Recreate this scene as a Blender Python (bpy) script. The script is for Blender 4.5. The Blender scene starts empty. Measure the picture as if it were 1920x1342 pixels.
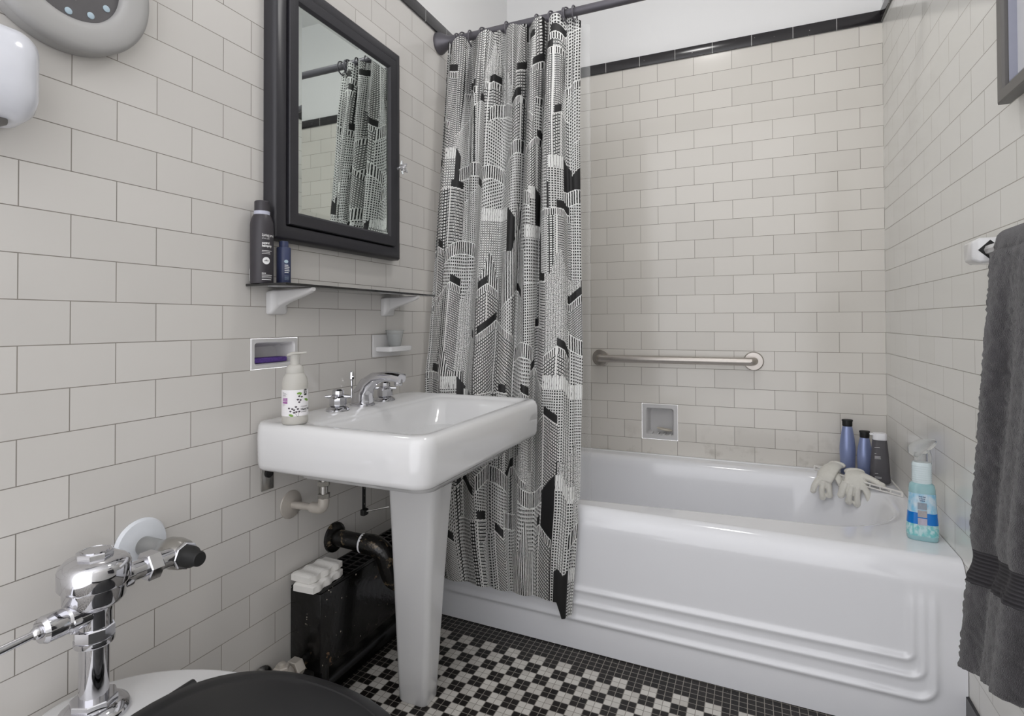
import bpy, bmesh, math, random
import numpy as np
from mathutils import Vector, Matrix
random.seed(7)
PI = math.pi
scene = bpy.context.scene
C = scene.collection
W = 1.5618            # room width (left wall x=0, right wall x=W), back wall y=0, floor z=0

# ------------------------------------------------------------------ camera
cam_d = bpy.data.cameras.new('camera')
cam = bpy.data.objects.new('camera', cam_d); C.objects.link(cam)
yaw, pit, rol = -0.4095, 0.0124, -0.003
F = Vector((math.sin(yaw)*math.cos(pit), math.cos(yaw)*math.cos(pit), math.sin(pit)))
R = Vector((math.cos(yaw), -math.sin(yaw), 0)); U = R.cross(F)
R2 = R*math.cos(rol)+U*math.sin(rol); U2 = -R*math.sin(rol)+U*math.cos(rol)
M = Matrix((R2, U2, -F)).transposed().to_4x4()
M.translation = Vector((W-.4625, -2.4802, 1.0136))
cam.matrix_world = M
cam_d.sensor_fit = 'HORIZONTAL'; cam_d.sensor_width = 36
cam_d.lens = 1037.7/1920*36
cam_d.shift_y = (591.47-671)/1920
cam_d.clip_start = 0.02
scene.camera = cam

# ------------------------------------------------------------------ world, lights, exposure
world = bpy.data.worlds.new('world'); scene.world = world; world.use_nodes = True
bg = world.node_tree.nodes['Background']
bg.inputs[0].default_value = (0.97, 0.97, 1.0, 1); bg.inputs[1].default_value = 2.0
def area(name, loc, size, power, rot=(0,0,0), col=(1,.97,.93), shape='DISK', sy=None):
    l = bpy.data.lights.new(name, 'AREA'); l.shape = shape; l.size = size
    if sy: l.size_y = sy
    l.energy = power; l.color = col
    o = bpy.data.objects.new(name, l); C.objects.link(o); o.location = loc; o.rotation_euler = rot
    return o
area('ceiling_lamp_light', (0.88, -1.02, 2.70), 0.24, 5.2, col=(1,.985,.965))
area('ceiling_bounce_fill', (1.05, -2.55, 1.75), 0.45, 7, rot=(math.radians(172),0,0), col=(1,.99,.98))   # added fill light, thrown at the ceiling to soften the whole room
scene.view_settings.view_transform = 'Standard'
scene.view_settings.look = 'None'
scene.view_settings.gamma = 1
scene.view_settings.use_curve_mapping = False
scene.view_settings.exposure = 0.0
scene.cycles.use_denoising = True
scene.cycles.max_bounces = 10
scene.cycles.diffuse_bounces = 6
scene.cycles.sample_clamp_indirect = 8

# ------------------------------------------------------------------ materials
def lin(c):
    return tuple(((v/255)/12.92 if v/255 <= .04045 else ((v/255+.055)/1.055)**2.4) for v in c)
class N:
    """tiny node helper"""
    def __init__(s, name):
        s.m = bpy.data.materials.new(name); s.m.use_nodes = True; s.t = s.m.node_tree
        s.b = s.t.nodes['Principled BSDF']
    def new(s, ty, **kw):
        n = s.t.nodes.new(ty)
        for k, v in kw.items(): setattr(n, k, v)
        return n
    def link(s, a, b): s.t.links.new(a, b)
    def math(s, op, a, b=None, c=None):
        n = s.new('ShaderNodeMath', operation=op)
        for i, v in enumerate((a, b, c)):
            if v is None: continue
            if isinstance(v, (int, float)): n.inputs[i].default_value = v
            else: s.link(v, n.inputs[i])
        return n.outputs[0]
    def mix(s, fac, a, b):
        n = s.new('ShaderNodeMix', data_type='RGBA')
        for i, v in ((0, fac), (6, a), (7, b)):
            if isinstance(v, tuple): n.inputs[i].default_value = (*v[:3], 1)
            elif isinstance(v, (int, float)): n.inputs[i].default_value = v
            else: s.link(v, n.inputs[i])
        return n.outputs[2]
    def bump(s, h, strength=.2, dist=.001):
        n = s.new('ShaderNodeBump'); n.inputs['Strength'].default_value = strength; n.inputs['Distance'].default_value = dist
        s.link(h, n.inputs['Height']); s.link(n.outputs[0], s.b.inputs['Normal'])
    def noise(s, scale, vec=None, detail=3, rough=.5):
        n = s.new('ShaderNodeTexNoise'); n.inputs['Scale'].default_value = scale; n.inputs['Detail'].default_value = detail
        n.inputs['Roughness'].default_value = rough
        s.link(vec if vec is not None else s.pos(), n.inputs['Vector']); return n.outputs[0]
    def pos(s):
        if not hasattr(s, '_p'): s._p = s.new('ShaderNodeNewGeometry').outputs['Position']
        return s._p
    def ramp(s, v, a, b, ca=(0,0,0), cb=(1,1,1)):
        n = s.new('ShaderNodeValToRGB'); n.color_ramp.elements[0].position = a; n.color_ramp.elements[1].position = b
        n.color_ramp.elements[0].color = (*ca, 1); n.color_ramp.elements[1].color = (*cb, 1)
        s.link(v, n.inputs[0]); return n.outputs[0]
def mat(name, col, rough=.5, metal=0, coat=0, trans=0, ior=1.5, spec=.5, noise=None, bump=None, sheen=0, alpha=1, sss=0):
    n = N(name); b = n.b
    c = lin(col) if max(col) > 1 else col
    b.inputs['Base Color'].default_value = (*c, 1); b.inputs['Roughness'].default_value = rough
    b.inputs['Metallic'].default_value = metal; b.inputs['Coat Weight'].default_value = coat
    b.inputs['Coat Roughness'].default_value = .05
    b.inputs['Transmission Weight'].default_value = trans; b.inputs['IOR'].default_value = ior
    b.inputs['Specular IOR Level'].default_value = spec; b.inputs['Sheen Weight'].default_value = sheen
    b.inputs['Alpha'].default_value = alpha
    tex = n.new('ShaderNodeTexCoord').outputs['Object']
    sc_, amt = noise if noise else (35, .04)
    v = n.noise(sc_, tex)
    n.link(n.mix(v, tuple(x*(1-amt) for x in c), tuple(min(1, x*(1+amt)) for x in c)), b.inputs['Base Color'])
    if bump: n.bump(n.noise(bump[0], tex), bump[1], bump[2] if len(bump) > 2 else .001)
    return n.m

def tile_mat(name, axis, u0, z0, pitch, c1, c2, grout, rough=.12, stain=None, mortar=.0009):
    n = N(name)
    sep = n.new('ShaderNodeSeparateXYZ'); n.link(n.pos(), sep.inputs[0])
    u = n.math('SUBTRACT', sep.outputs[axis], u0); v = n.math('SUBTRACT', sep.outputs[2], z0)
    cb = n.new('ShaderNodeCombineXYZ'); n.link(u, cb.inputs[0]); n.link(v, cb.inputs[1])
    br = n.new('ShaderNodeTexBrick', offset=.5, offset_frequency=2, squash=1)
    n.link(cb.outputs[0], br.inputs['Vector'])
    br.inputs['Scale'].default_value = 1; br.inputs['Mortar Size'].default_value = mortar
    br.inputs['Mortar Smooth'].default_value = .25; br.inputs['Bias'].default_value = 0
    br.inputs['Brick Width'].default_value = .1524; br.inputs['Row Height'].default_value = pitch
    br.inputs['Color1'].default_value = (*lin(c1), 1); br.inputs['Color2'].default_value = (*lin(c2), 1)
    g = n.mix(n.ramp(n.noise(2.2, detail=2), .35, .7), lin(grout), tuple(x*1.5 for x in lin(grout)))
    col = n.mix(br.outputs['Fac'], br.outputs['Color'], g)
    if stain:   # greyish soap-scum stains in the lowest courses above the bath rim
        s1 = n.ramp(n.noise(9, detail=5, rough=.65), .52, .70)
        zf = n.math('SUBTRACT', 1.0, n.math('DIVIDE', n.math('SUBTRACT', sep.outputs[2], .42), .16))
        zf = n.new('ShaderNodeClamp'); 
        sub = n.math('SUBTRACT', 1.0, n.math('DIVIDE', n.math('SUBTRACT', sep.outputs[2], .42), .18))
        n.link(sub, zf.inputs[0])
        f = n.math('MULTIPLY', n.math('MULTIPLY', s1, zf.outputs[0]), .55)
        col = n.mix(f, col, lin((128, 120, 104)))
    n.link(col, n.b.inputs['Base Color'])
    rr = n.math('ADD', n.math('MULTIPLY', br.outputs['Fac'], .5), n.math('ADD', rough, n.math('MULTIPLY', n.noise(6), .06)))
    n.link(rr, n.b.inputs['Roughness'])
    # a slightly wavy glaze, every tile tipped a hair differently, and the groove of the joints
    wn = n.noise(14, detail=1)
    h = n.math('SUBTRACT', n.math('MULTIPLY', wn, .35), n.math('MULTIPLY', br.outputs['Fac'], 1.0))
    n.bump(h, .35, .0006)
    n.b.inputs['Specular IOR Level'].default_value = .5
    return n.m

m_tile_left = tile_mat('left wall tile', 1, -1.9734-.0762, 1.0537, .0762, (207,204,200), (213,210,206), (126,121,114))
m_tile_back = tile_mat('back wall tile', 0, W-.0762, 1.0500, .07857, (216,212,205), (224,220,213), (130,124,114), stain=True)
m_tile_right = tile_mat('right wall tile', 1, -.91-.0762, 1.0480, .0772, (228,227,222), (232,231,227), (140,136,128))
def strip_mat(name, axis, u0):
    n = N(name)
    sep = n.new('ShaderNodeSeparateXYZ'); n.link(n.pos(), sep.inputs[0])
    u = n.math('MODULO', n.math('ADD', n.math('SUBTRACT', sep.outputs[axis], u0), 50*.1524), .1524)
    g = n.math('LESS_THAN', u, .0016)
    chip = n.ramp(n.noise(90, detail=2), .74, .78)
    f = n.math('MAXIMUM', g, n.math('MULTIPLY', chip, .8))
    n.link(n.mix(f, lin((44, 42, 44)), lin((215, 215, 212))), n.b.inputs['Base Color'])
    n.b.inputs['Roughness'].default_value = .16
    return n.m
m_strip_x = strip_mat('black border tile back', 0, W % .1524)
m_strip_y = strip_mat('black border tile side', 1, -1.9734)
m_plaster = mat('white painted plaster', (236,236,236), .6, noise=(3,.015), bump=(25,.08))
m_floor_dark = (20, 18, 18)
def floor_mat():
    n = N('mosaic floor'); p = .02072
    sep = n.new('ShaderNodeSeparateXYZ')
    n.link(n.pos(), sep.inputs[0])
    X = n.math('ADD', sep.outputs[0], -.0646+p*80)
    Y = n.math('ADD', n.math('ADD', sep.outputs[1], n.math('MULTIPLY', sep.outputs[0], .037)), .8743+p*240)
    cu = n.math('DIVIDE', X, p); cv = n.math('DIVIDE', Y, p)
    fu = n.math('FRACT', cu); fv = n.math('FRACT', cv)
    e = .045
    gu = n.math('GREATER_THAN', n.math('ABSOLUTE', n.math('SUBTRACT', fu, .5)), .5-e)
    gv = n.math('GREATER_THAN', n.math('ABSOLUTE', n.math('SUBTRACT', fv, .5)), .5-e)
    gr = n.math('MAXIMUM', gu, gv)
    bu = n.math('FLOOR', n.math('DIVIDE', cu, 2)); bv = n.math('FLOOR', n.math('DIVIDE', cv, 2))
    ch = n.math('GREATER_THAN', n.math('MODULO', n.math('ADD', bu, bv), 2.0), .5)
    # black border courses along the bath and the left wall
    b1 = n.math('LESS_THAN', cv, 60*4+.0)
    b2 = n.math('GREATER_THAN', cu, 80.0)
    white = n.math('MULTIPLY', ch, n.math('MULTIPLY', b1, b2))
    cell = n.new('ShaderNodeCombineXYZ'); n.link(n.math('FLOOR', cu), cell.inputs[0]); n.link(n.math('FLOOR', cv), cell.inputs[1])
    wn = n.new('ShaderNodeTexWhiteNoise', noise_dimensions='2D'); n.link(cell.outputs[0], wn.inputs['Vector'])
    cw = n.mix(wn.outputs[0], lin((196,192,186)), lin((216,213,207)))
    ck = n.mix(wn.outputs[0], lin((24,21,20)), lin((38,34,33)))
    col = n.mix(white, ck, cw)
    gc = n.mix(white, lin((150,146,138)), lin((150,145,138)))
    col = n.mix(gr, col, gc)
    spot = n.ramp(n.noise(60, detail=1), .76, .78)
    col = n.mix(n.math('MULTIPLY', spot, .7), col, lin((170,168,160)))
    n.link(col, n.b.inputs['Base Color'])
    n.link(n.math('ADD', n.math('MULTIPLY', gr, .35), .42), n.b.inputs['Roughness'])
    n.b.inputs['Specular IOR Level'].default_value = .3
    n.bump(n.math('SUBTRACT', 1.0, gr), .4, .0008)
    return n.m
m_floor = floor_mat()
m_base = mat('black base tile', (14,13,13), .22)
m_enamel = mat('white bath enamel', (240,241,245), .13, coat=.4, noise=(2,.01))
m_china = mat('white vitreous china', (222,222,223), .1, coat=.5, noise=(2,.01))
m_china2 = mat('old white ceramic', (206,205,205), .22, coat=.2, noise=(12,.05))
m_chrome = mat('polished chrome', (210,210,214), .06, metal=1, noise=(8,.03))
m_chrome2 = mat('dulled chrome', (178,176,172), .25, metal=1, noise=(30,.12))
m_steel = mat('brushed stainless steel', (190,184,178), .36, metal=1, noise=(60,.08))
m_pipepaint = mat('pale painted pipe', (196,190,182), .4, metal=.35, noise=(40,.15), bump=(60,.2))
m_blackframe = mat('black satin paint', (44,43,48), .38, noise=(10,.05), bump=(80,.05))
m_rodgrey = mat('grey rod metal', (100,98,104), .42, metal=.5)  # grey is lightened to put the haze over the rod into its colour
m_glassblack = mat('black glass shelf', (16,16,17), .1, coat=.5)
m_mirror = mat('mirror silver', (214,220,216), .015, metal=1, noise=(5,.01))
m_blackseat = mat('black plastic seat', (24,24,26), .36, noise=(6,.05))
m_rubber = mat('black rubber', (22,22,22), .5)
m_white_plastic = mat('white plastic', (236,236,240), .3, noise=(5,.01))
m_frost = mat('clear plastic', (240,242,242), .12, trans=.85, ior=1.3)
m_frosted = mat('frosted plastic', (222,220,214), .35, trans=.35, ior=1.3)
m_can = mat('matte black can', (58,55,60), .42, noise=(5,.04))
m_navy = mat('navy bottle', (58,66,98), .38)
m_blue = mat('blue metallic bottle', (140,152,192), .28, metal=.35, noise=(6,.08))
m_greybot = mat('dark grey bottle', (84,82,86), .45)
m_white = mat('white print', (232,232,232), .5)
m_dial = mat('clock dial', (82,80,82), .3, coat=.5)
m_clockring = mat('brushed silver plastic', (172,171,170), .5, metal=.12, noise=(4,.04))
m_lume = mat('pale blue lume', (176,196,208), .4)
m_glove = mat('white knitted glove', (226,224,216), .85, bump=(420,.7,.002), noise=(90,.06))
m_wire = mat('white coated wire', (232,230,226), .35)
m_purple = mat('purple scourer', (88,62,140), .8, bump=(300,.9,.003), noise=(220,.5))
m_sponge = mat('white melamine sponge', (236,234,230), .85, bump=(160,.5,.002))
m_soap = mat('dried soap', (205,198,184), .5)
m_picframe = mat('grey picture frame', (108,106,104), .42, noise=(20,.05))
m_mat = mat('picture mat board', (212,213,218), .6)
def radiator_mat():
    n = N('chipped black radiator paint'); 
    s1 = n.ramp(n.noise(16, detail=5, rough=.7), .66, .68)
    s2 = n.ramp(n.noise(75, detail=2), .72, .75)
    col = n.mix(s1, lin((15,14,14)), lin((112,88,66)))
    col = n.mix(s2, col, lin((190,180,165)))
    n.link(col, n.b.inputs['Base Color'])
    n.b.inputs['Roughness'].default_value = .22; n.bump(n.noise(45, detail=4), .5, .003)
    return n.m
m_rad = radiator_mat()
m_radplain = mat('black radiator top', (14,14,14), .25, bump=(40,.4,.002))
def drain_mat():
    n = N('tarred drain pipe')
    s = n.ramp(n.noise(38, detail=5, rough=.7), .56, .66)
    n.link(n.mix(s, lin((20,19,18)), lin((128,112,88))), n.b.inputs['Base Color'])
    n.b.inputs['Roughness'].default_value = .25; n.bump(n.noise(60, detail=3), .6, .004)
    return n.m
m_drain = drain_mat()
def towel_mat():
    n = N('charcoal terry')
    tex = n.new('ShaderNodeTexCoord').outputs['Object']
    v = n.noise(700, tex, detail=2); w = n.noise(30, tex, detail=2)
    n.link(n.mix(n.math('MULTIPLY', v, w), lin((34,32,35)), lin((90,87,93))), n.b.inputs['Base Color'])
    n.b.inputs['Roughness'].default_value = .95; n.b.inputs['Sheen Weight'].default_value = .35
    n.bump(v, .8, .0022)
    return n.m
m_towel = towel_mat()
def band_mat():
    n = N('charcoal woven band'); n.b.inputs['Roughness'].default_value = .8
    al = n.new('ShaderNodeAttribute', attribute_name='along')
    w = n.math('SINE', n.math('MULTIPLY', al.outputs['Fac'], 2*PI*110))
    n.link(n.mix(w, lin((44,42,46)), lin((66,64,68))), n.b.inputs['Base Color']); n.bump(w, .5, .0015)
    return n.m
m_towelband = band_mat()

# ------------------------------------------------------------------ geometry helpers (all in room coordinates, metres)
class G:
    def __init__(s): s.v = []; s.f = []
    def add(s, vs, fs):
        o = len(s.v); s.v += [tuple(p) for p in vs]; s.f += [tuple(i+o for i in f) for f in fs]; return s
    def merge(s, g): return s.add(g.v, g.f)
    def xf(s, M): s.v = [tuple(M @ Vector(p)) for p in s.v]; return s
def T(*a): return Matrix.Translation(Vector(a))
def Rx(a): return Matrix.Rotation(a, 4, 'X')
def Ry(a): return Matrix.Rotation(a, 4, 'Y')
def Rz(a): return Matrix.Rotation(a, 4, 'Z')
def S(x, y, z): return Matrix.Diagonal((x, y, z, 1))
def box(x0, x1, y0, y1, z0, z1, r=0, seg=2):
    bm = bmesh.new(); bmesh.ops.create_cube(bm, size=1)
    bm.transform(T((x0+x1)/2, (y0+y1)/2, (z0+z1)/2) @ S(x1-x0, y1-y0, z1-z0))
    if r: bmesh.ops.bevel(bm, geom=bm.edges[:], offset=r, segments=seg, profile=.5, affect='EDGES')
    g = G(); bm.verts.index_update(); g.add([v.co[:] for v in bm.verts], [[v.index for v in f.verts] for f in bm.faces]); bm.free(); return g
def loft(rings, cap0=True, cap1=True, closed=True):
    g = G(); n = len(rings[0]); vs = [p for r in rings for p in r]; fs = []
    for i in range(len(rings)-1):
        for j in range(n if closed else n-1):
            k = (j+1) % n; fs.append((i*n+j, i*n+k, (i+1)*n+k, (i+1)*n+j))
    if cap0: fs.append(tuple(range(n-1, -1, -1)))
    if cap1: fs.append(tuple(range((len(rings)-1)*n, len(rings)*n)))
    return g.add(vs, fs)
def lathe(prof, M=Matrix(), seg=32, sx=1, sy=1, cap0=True, cap1=True):
    rings = [[(r*sx*math.cos(2*PI*k/seg), r*sy*math.sin(2*PI*k/seg), z) for k in range(seg)] for r, z in prof]
    return loft(rings, cap0, cap1).xf(M)
def rr(x0, x1, y0, y1, r, z, n=8):
    r = min(r, (x1-x0)/2-1e-4, (y1-y0)/2-1e-4); out = []
    for cx, cy, a in ((x1-r, y1-r, 0), (x0+r, y1-r, 90), (x0+r, y0+r, 180), (x1-r, y0+r, 270)):
        for k in range(n+1):
            t = math.radians(a+90*k/n); out.append((cx+r*math.cos(t), cy+r*math.sin(t), z))
    return out
def rr2(x0, x1, y0, y1, rl, rr_, z, n=8):
    out = []
    rr_ = min(rr_, (y1-y0)/2-.001)
    for cx, cy, a, r in ((x1-rr_, y1-rr_, 0, rr_), (x0+rl, y1-rl, 90, rl), (x0+rl, y0+rl, 180, rl), (x1-rr_, y0+rr_, 270, rr_)):
        for k in range(n+1):
            t = math.radians(a+90*k/n); out.append((cx+r*math.cos(t), cy+r*math.sin(t), z))
    return out
def smooth_path(pts, sub=6):
    P = [Vector(p) for p in pts]; out = []
    for i in range(len(P)-1):
        p0 = P[max(i-1, 0)]; p1 = P[i]; p2 = P[i+1]; p3 = P[min(i+2, len(P)-1)]
        for k in range(sub):
            t = k/sub
            out.append(.5*((2*p1)+(-p0+p2)*t+(2*p0-5*p1+4*p2-p3)*t*t+(-p0+3*p1-3*p2+p3)*t**3))
    out.append(P[-1]); return out
def tube(pts, r, seg=14, smooth=True, sub=6, cap=True, flat=1.0):
    n0 = len(pts); P = smooth_path(pts, sub) if smooth and n0 > 2 else [Vector(p) for p in pts]
    if isinstance(r, (list, tuple)):
        rs = [r[min(int(i/(len(P)-1)*(n0-1)), n0-2)]*(1-((i/(len(P)-1)*(n0-1)) - min(int(i/(len(P)-1)*(n0-1)), n0-2))) +
              r[min(int(i/(len(P)-1)*(n0-1)), n0-2)+1]*((i/(len(P)-1)*(n0-1)) - min(int(i/(len(P)-1)*(n0-1)), n0-2)) for i in range(len(P))]
    else: rs = [r]*len(P)
    t = (P[1]-P[0]).normalized(); up = Vector((0, 0, 1)) if abs(t.z) < .9 else Vector((1, 0, 0))
    a = t.cross(up).normalized(); rings = []
    for i, p in enumerate(P):
        t = (P[min(i+1, len(P)-1)]-P[max(i-1, 0)]).normalized()
        a = (a-t*a.dot(t)).normalized(); b = t.cross(a)
        rings.append([tuple(p+(a*math.cos(2*PI*k/seg)+b*math.sin(2*PI*k/seg)*flat)*rs[i]) for k in range(seg)])
    return loft(rings, cap, cap)
def ngon_prism(n, r, z0, z1, M=Matrix(), ch=.0):
    prof = [(r-ch, z0), (r, z0+ch), (r, z1-ch), (r-ch, z1)] if ch else [(r, z0), (r, z1)]
    return lathe(prof, M, seg=n)
def ball(c, r, sx=1, sy=1, sz=1, seg=20):
    return lathe([(max(r*math.sin(PI*k/12), 1e-5), -r*math.cos(PI*k/12)) for k in range(13)], T(*c) @ S(sx, sy, sz), seg=seg)
def torus(c, R0, r0, M=Matrix(), seg=28, s2=10):
    g = G(); vs = []; fs = []
    for i in range(seg):
        for j in range(s2):
            a = 2*PI*i/seg; b = 2*PI*j/s2; vs.append(((R0+r0*math.cos(b))*math.cos(a), (R0+r0*math.cos(b))*math.sin(a), r0*math.sin(b)))
            fs.append((i*s2+j, ((i+1) % seg)*s2+j, ((i+1) % seg)*s2+(j+1) % s2, i*s2+(j+1) % s2))
    return g.add(vs, fs).xf(T(*c) @ M)

def link(name, g, m, parent=None, loc=None, smooth=35, kind=None):
    me = bpy.data.meshes.new(name)
    off = Vector(parent_loc(parent)) if parent else Vector(loc if loc is not None else base_of(g))
    me.from_pydata([tuple(Vector(p)-off) for p in g.v], [], g.f); me.validate(); me.update()
    bm = bmesh.new(); bm.from_mesh(me); bmesh.ops.recalc_face_normals(bm, faces=bm.faces); bm.to_mesh(me); bm.free()
    me.polygons.foreach_set('use_smooth', [True]*len(me.polygons))
    if smooth: me.set_sharp_from_angle(angle=math.radians(smooth))
    for mm in (m if isinstance(m, (list, tuple)) else [m]): me.materials.append(mm)
    o = bpy.data.objects.new(name, me); C.objects.link(o)
    if parent: o.parent = parent
    else: o.location = off
    if kind: o['kind'] = kind
    return o
def base_of(g):
    a = np.array(g.v); lo, hi = a.min(0), a.max(0)
    return ((lo[0]+hi[0])/2, (lo[1]+hi[1])/2, lo[2])
def parent_loc(p):
    v = Vector((0, 0, 0))
    while p is not None: v += p.location; p = p.parent
    return v
def tag(o, label, cat, group=None):
    o['label'] = label; o['category'] = cat
    if group: o['group'] = group
    return o
def thing(name, label, cat, loc=(0, 0, 0), group=None):
    o = bpy.data.objects.new(name, None); C.objects.link(o); o.location = loc; o.empty_display_size = .05
    return tag(o, label, cat, group)
def struct(name, g, m, **k): return link(name, g, m, loc=(0, 0, 0), kind='structure', **k)

def text_geo(s, size, width=None, ext=.0, align='LEFT', bold=0, sub=None):
    cu = bpy.data.curves.new('lettering', 'FONT'); cu.body = s; cu.size = size; cu.align_x = align
    cu.resolution_u = 2; cu.offset = bold; cu.extrude = ext
    o = bpy.data.objects.new('lettering', cu); C.objects.link(o)
    dg = bpy.context.evaluated_depsgraph_get(); me = bpy.data.meshes.new_from_object(o.evaluated_get(dg))
    g = G(); g.add([v.co[:] for v in me.vertices], [tuple(p.vertices) for p in me.polygons])
    bpy.data.objects.remove(o); bpy.data.curves.remove(cu); bpy.data.meshes.remove(me)
    if width and g.v:
        xs = [p[0] for p in g.v]; k = width/(max(xs)-min(xs)); g.xf(S(k, 1, 1))
    return g
def wrap(g, c, r, ang0, z0, lift=.0003):
    """wrap flat artwork (x right, y up) round a vertical cylinder, x=0 sits at angle ang0"""
    out = []
    for x, y, z in g.v:
        a = ang0+x/r; rad = r+lift+max(z, 0)
        out.append((c[0]+rad*math.cos(a), c[1]+rad*math.sin(a), z0+y))
    g.v = out; return g
def rect(x0, x1, y0, y1, n=8, z=0):
    g = G(); vs = []; fs = []
    for i in range(n+1):
        x = x0+(x1-x0)*i/n; vs += [(x, y0, z), (x, y1, z)]
    for i in range(n): fs.append((2*i, 2*i+2, 2*i+3, 2*i+1))
    return g.add(vs, fs)
def disc(cx, cy, r, n=20, sx=1, rot=0, z=0):
    g = G(); vs = [(cx, cy, z)]
    for k in range(n):
        a = 2*PI*k/n; x = r*sx*math.cos(a); y = r*math.sin(a)
        vs.append((cx+x*math.cos(rot)-y*math.sin(rot), cy+x*math.sin(rot)+y*math.cos(rot), z))
    return g.add(vs, [(0, k+1, (k+1) % n+1) for k in range(n)])

# ------------------------------------------------------------------ the room
def wall_quads(axis, pos, a0, a1, z0, z1, holes=()):
    """wall in plane axis=pos spanned by the other horizontal axis and z, with rectangular holes"""
    A = sorted({a0, a1, *[h[0] for h in holes], *[h[1] for h in holes]}); Z = sorted({z0, z1, *[h[2] for h in holes], *[h[3] for h in holes]})
    g = G()
    P = (lambda a, z: (pos, a, z)) if axis == 0 else (lambda a, z: (a, pos, z))
    for i in range(len(A)-1):
        for j in range(len(Z)-1):
            am, zm = (A[i]+A[i+1])/2, (Z[j]+Z[j+1])/2
            if any(h[0] < am < h[1] and h[2] < zm < h[3] for h in holes): continue
            g.add([P(A[i], Z[j]), P(A[i+1], Z[j]), P(A[i+1], Z[j+1]), P(A[i], Z[j+1])], [(0, 1, 2, 3)])
    return g
YB = -3.05; H = 2.75
nicheL = (-1.5165, -1.3685, .9012, .9765); nicheB = (.6485, .8015, .5003, .6550)
ZL = 2.1205; ZB = 2.150
struct('wall_left', wall_quads(0, 0, YB, 0, 0, ZL, [nicheL]), m_tile_left)
struct('wall_back', wall_quads(1, 0, 0, W, 0, ZB, [nicheB]), m_tile_back)
struct('wall_right', wall_quads(0, W, YB, 0, 0, ZB), m_tile_right)
up = wall_quads(0, 0, YB, 0, ZL, H).merge(wall_quads(1, 0, 0, W, ZB, H)).merge(wall_quads(0, W, YB, 0, ZB, H))
struct('wall_upper', up, m_plaster)
struct('ceiling', G().add([(0, YB, H), (W, YB, H), (W, 0, H), (0, 0, H)], [(0, 1, 2, 3)]), m_plaster)
struct('floor', G().add([(0, YB, 0), (W, YB, 0), (W, 0, 0), (0, 0, 0)], [(0, 1, 2, 3)]), m_floor)
struct('trim_1', box(0.0, .008, YB, 0, ZL, ZL+.047, .003), m_strip_y)
struct('trim_2', box(0.0, W, -.008, 0, ZB, ZB+.046, .003), m_strip_x)
struct('trim_3', box(W-.008, W, YB, -.0, ZB, ZB+.046, .003), m_strip_y)
cove = lambda sgn, x0: [(x0+sgn*a, z) for a, z in ((0, .128), (.006, .126), (.0065, .03), (.008, .02), (.012, .012), (.02, .004), (.034, .0006), (.034, 0), (0, 0))]
for nm, sg, x0 in (('baseboard_left', 1, 0), ('baseboard_right', -1, W)):
    y1 = -.84
    struct(nm, loft([[(x, YB, z) for x, z in cove(sg, x0)], [(x, y1, z) for x, z in cove(sg, x0)]]), m_base)
# lamps on the ceiling (above the picture)
for i, (x, y, lb) in enumerate(((.88, -1.02, 'round white ceiling lamp over the middle of the bathroom'),)):
    t = thing('ceiling_lamp', lb, 'lamp', (x, y, H))
    link('canopy', lathe([(.16, -.012), (.165, -.006), (.165, 0)], T(x, y, H), 40), m_white_plastic, t)

# ------------------------------------------------------------------ recessed ceramic soap niches
def niche(name, axis, h, depth, label, mat_, border=.016, soap_ridges=False):
    a0, a1, z0, z1 = h; b = border; e = .0025
    def P(a, d, z): return (-d, a, z) if axis == 0 else (a, d, z)     # d>0 goes into the wall
    ring = lambda A0, A1, Z0, Z1, r, d: [P(x, d, y) for x, y, _ in rr(A0, A1, Z0, Z1, r, 0, 5)]
    rings = [ring(a0+.0006, a1-.0006, z0+.0006, z1-.0006, .002, .012), ring(a0+.0006, a1-.0006, z0+.0006, z1-.0006, .003, 0),
             ring(a0+.002, a1-.002, z0+.002, z1-.002, .004, -e), ring(a0+b-.003, a1-b+.003, z0+b-.003, z1-b+.003, .008, -e),
             ring(a0+b, a1-b, z0+b, z1-b, .008, .002), ring(a0+b+.002, a1-b-.002, z0+b, z1-b-.003, .012, depth*.8),
             ring(a0+b+.008, a1-b-.008, z0+b+.004, z1-b-.01, .014, depth)]
    g = loft(rings, False, True)
    if soap_ridges:
        for k in range(4):
            a = a0+b+.02+k*.027
            pts = [P(a, .004, z0+b+.001), P(a, depth*.8, z0+b+.003)]
            g.merge(tube(pts, .0045, 8, smooth=False))
    o = link(name, g, mat_, loc=P((a0+a1)/2, 0, z0)); tag(o, label, 'soap dish'); return o
niche('soap_niche', 0, nicheL, .05, 'small white ceramic niche in the left wall above the sink, holding the purple scourer', m_china2, .013)
niche('soap_niche', 1, nicheB, .06, 'square white ceramic soap niche in the back wall below the grab bar', m_china2, .02, True)
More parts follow.
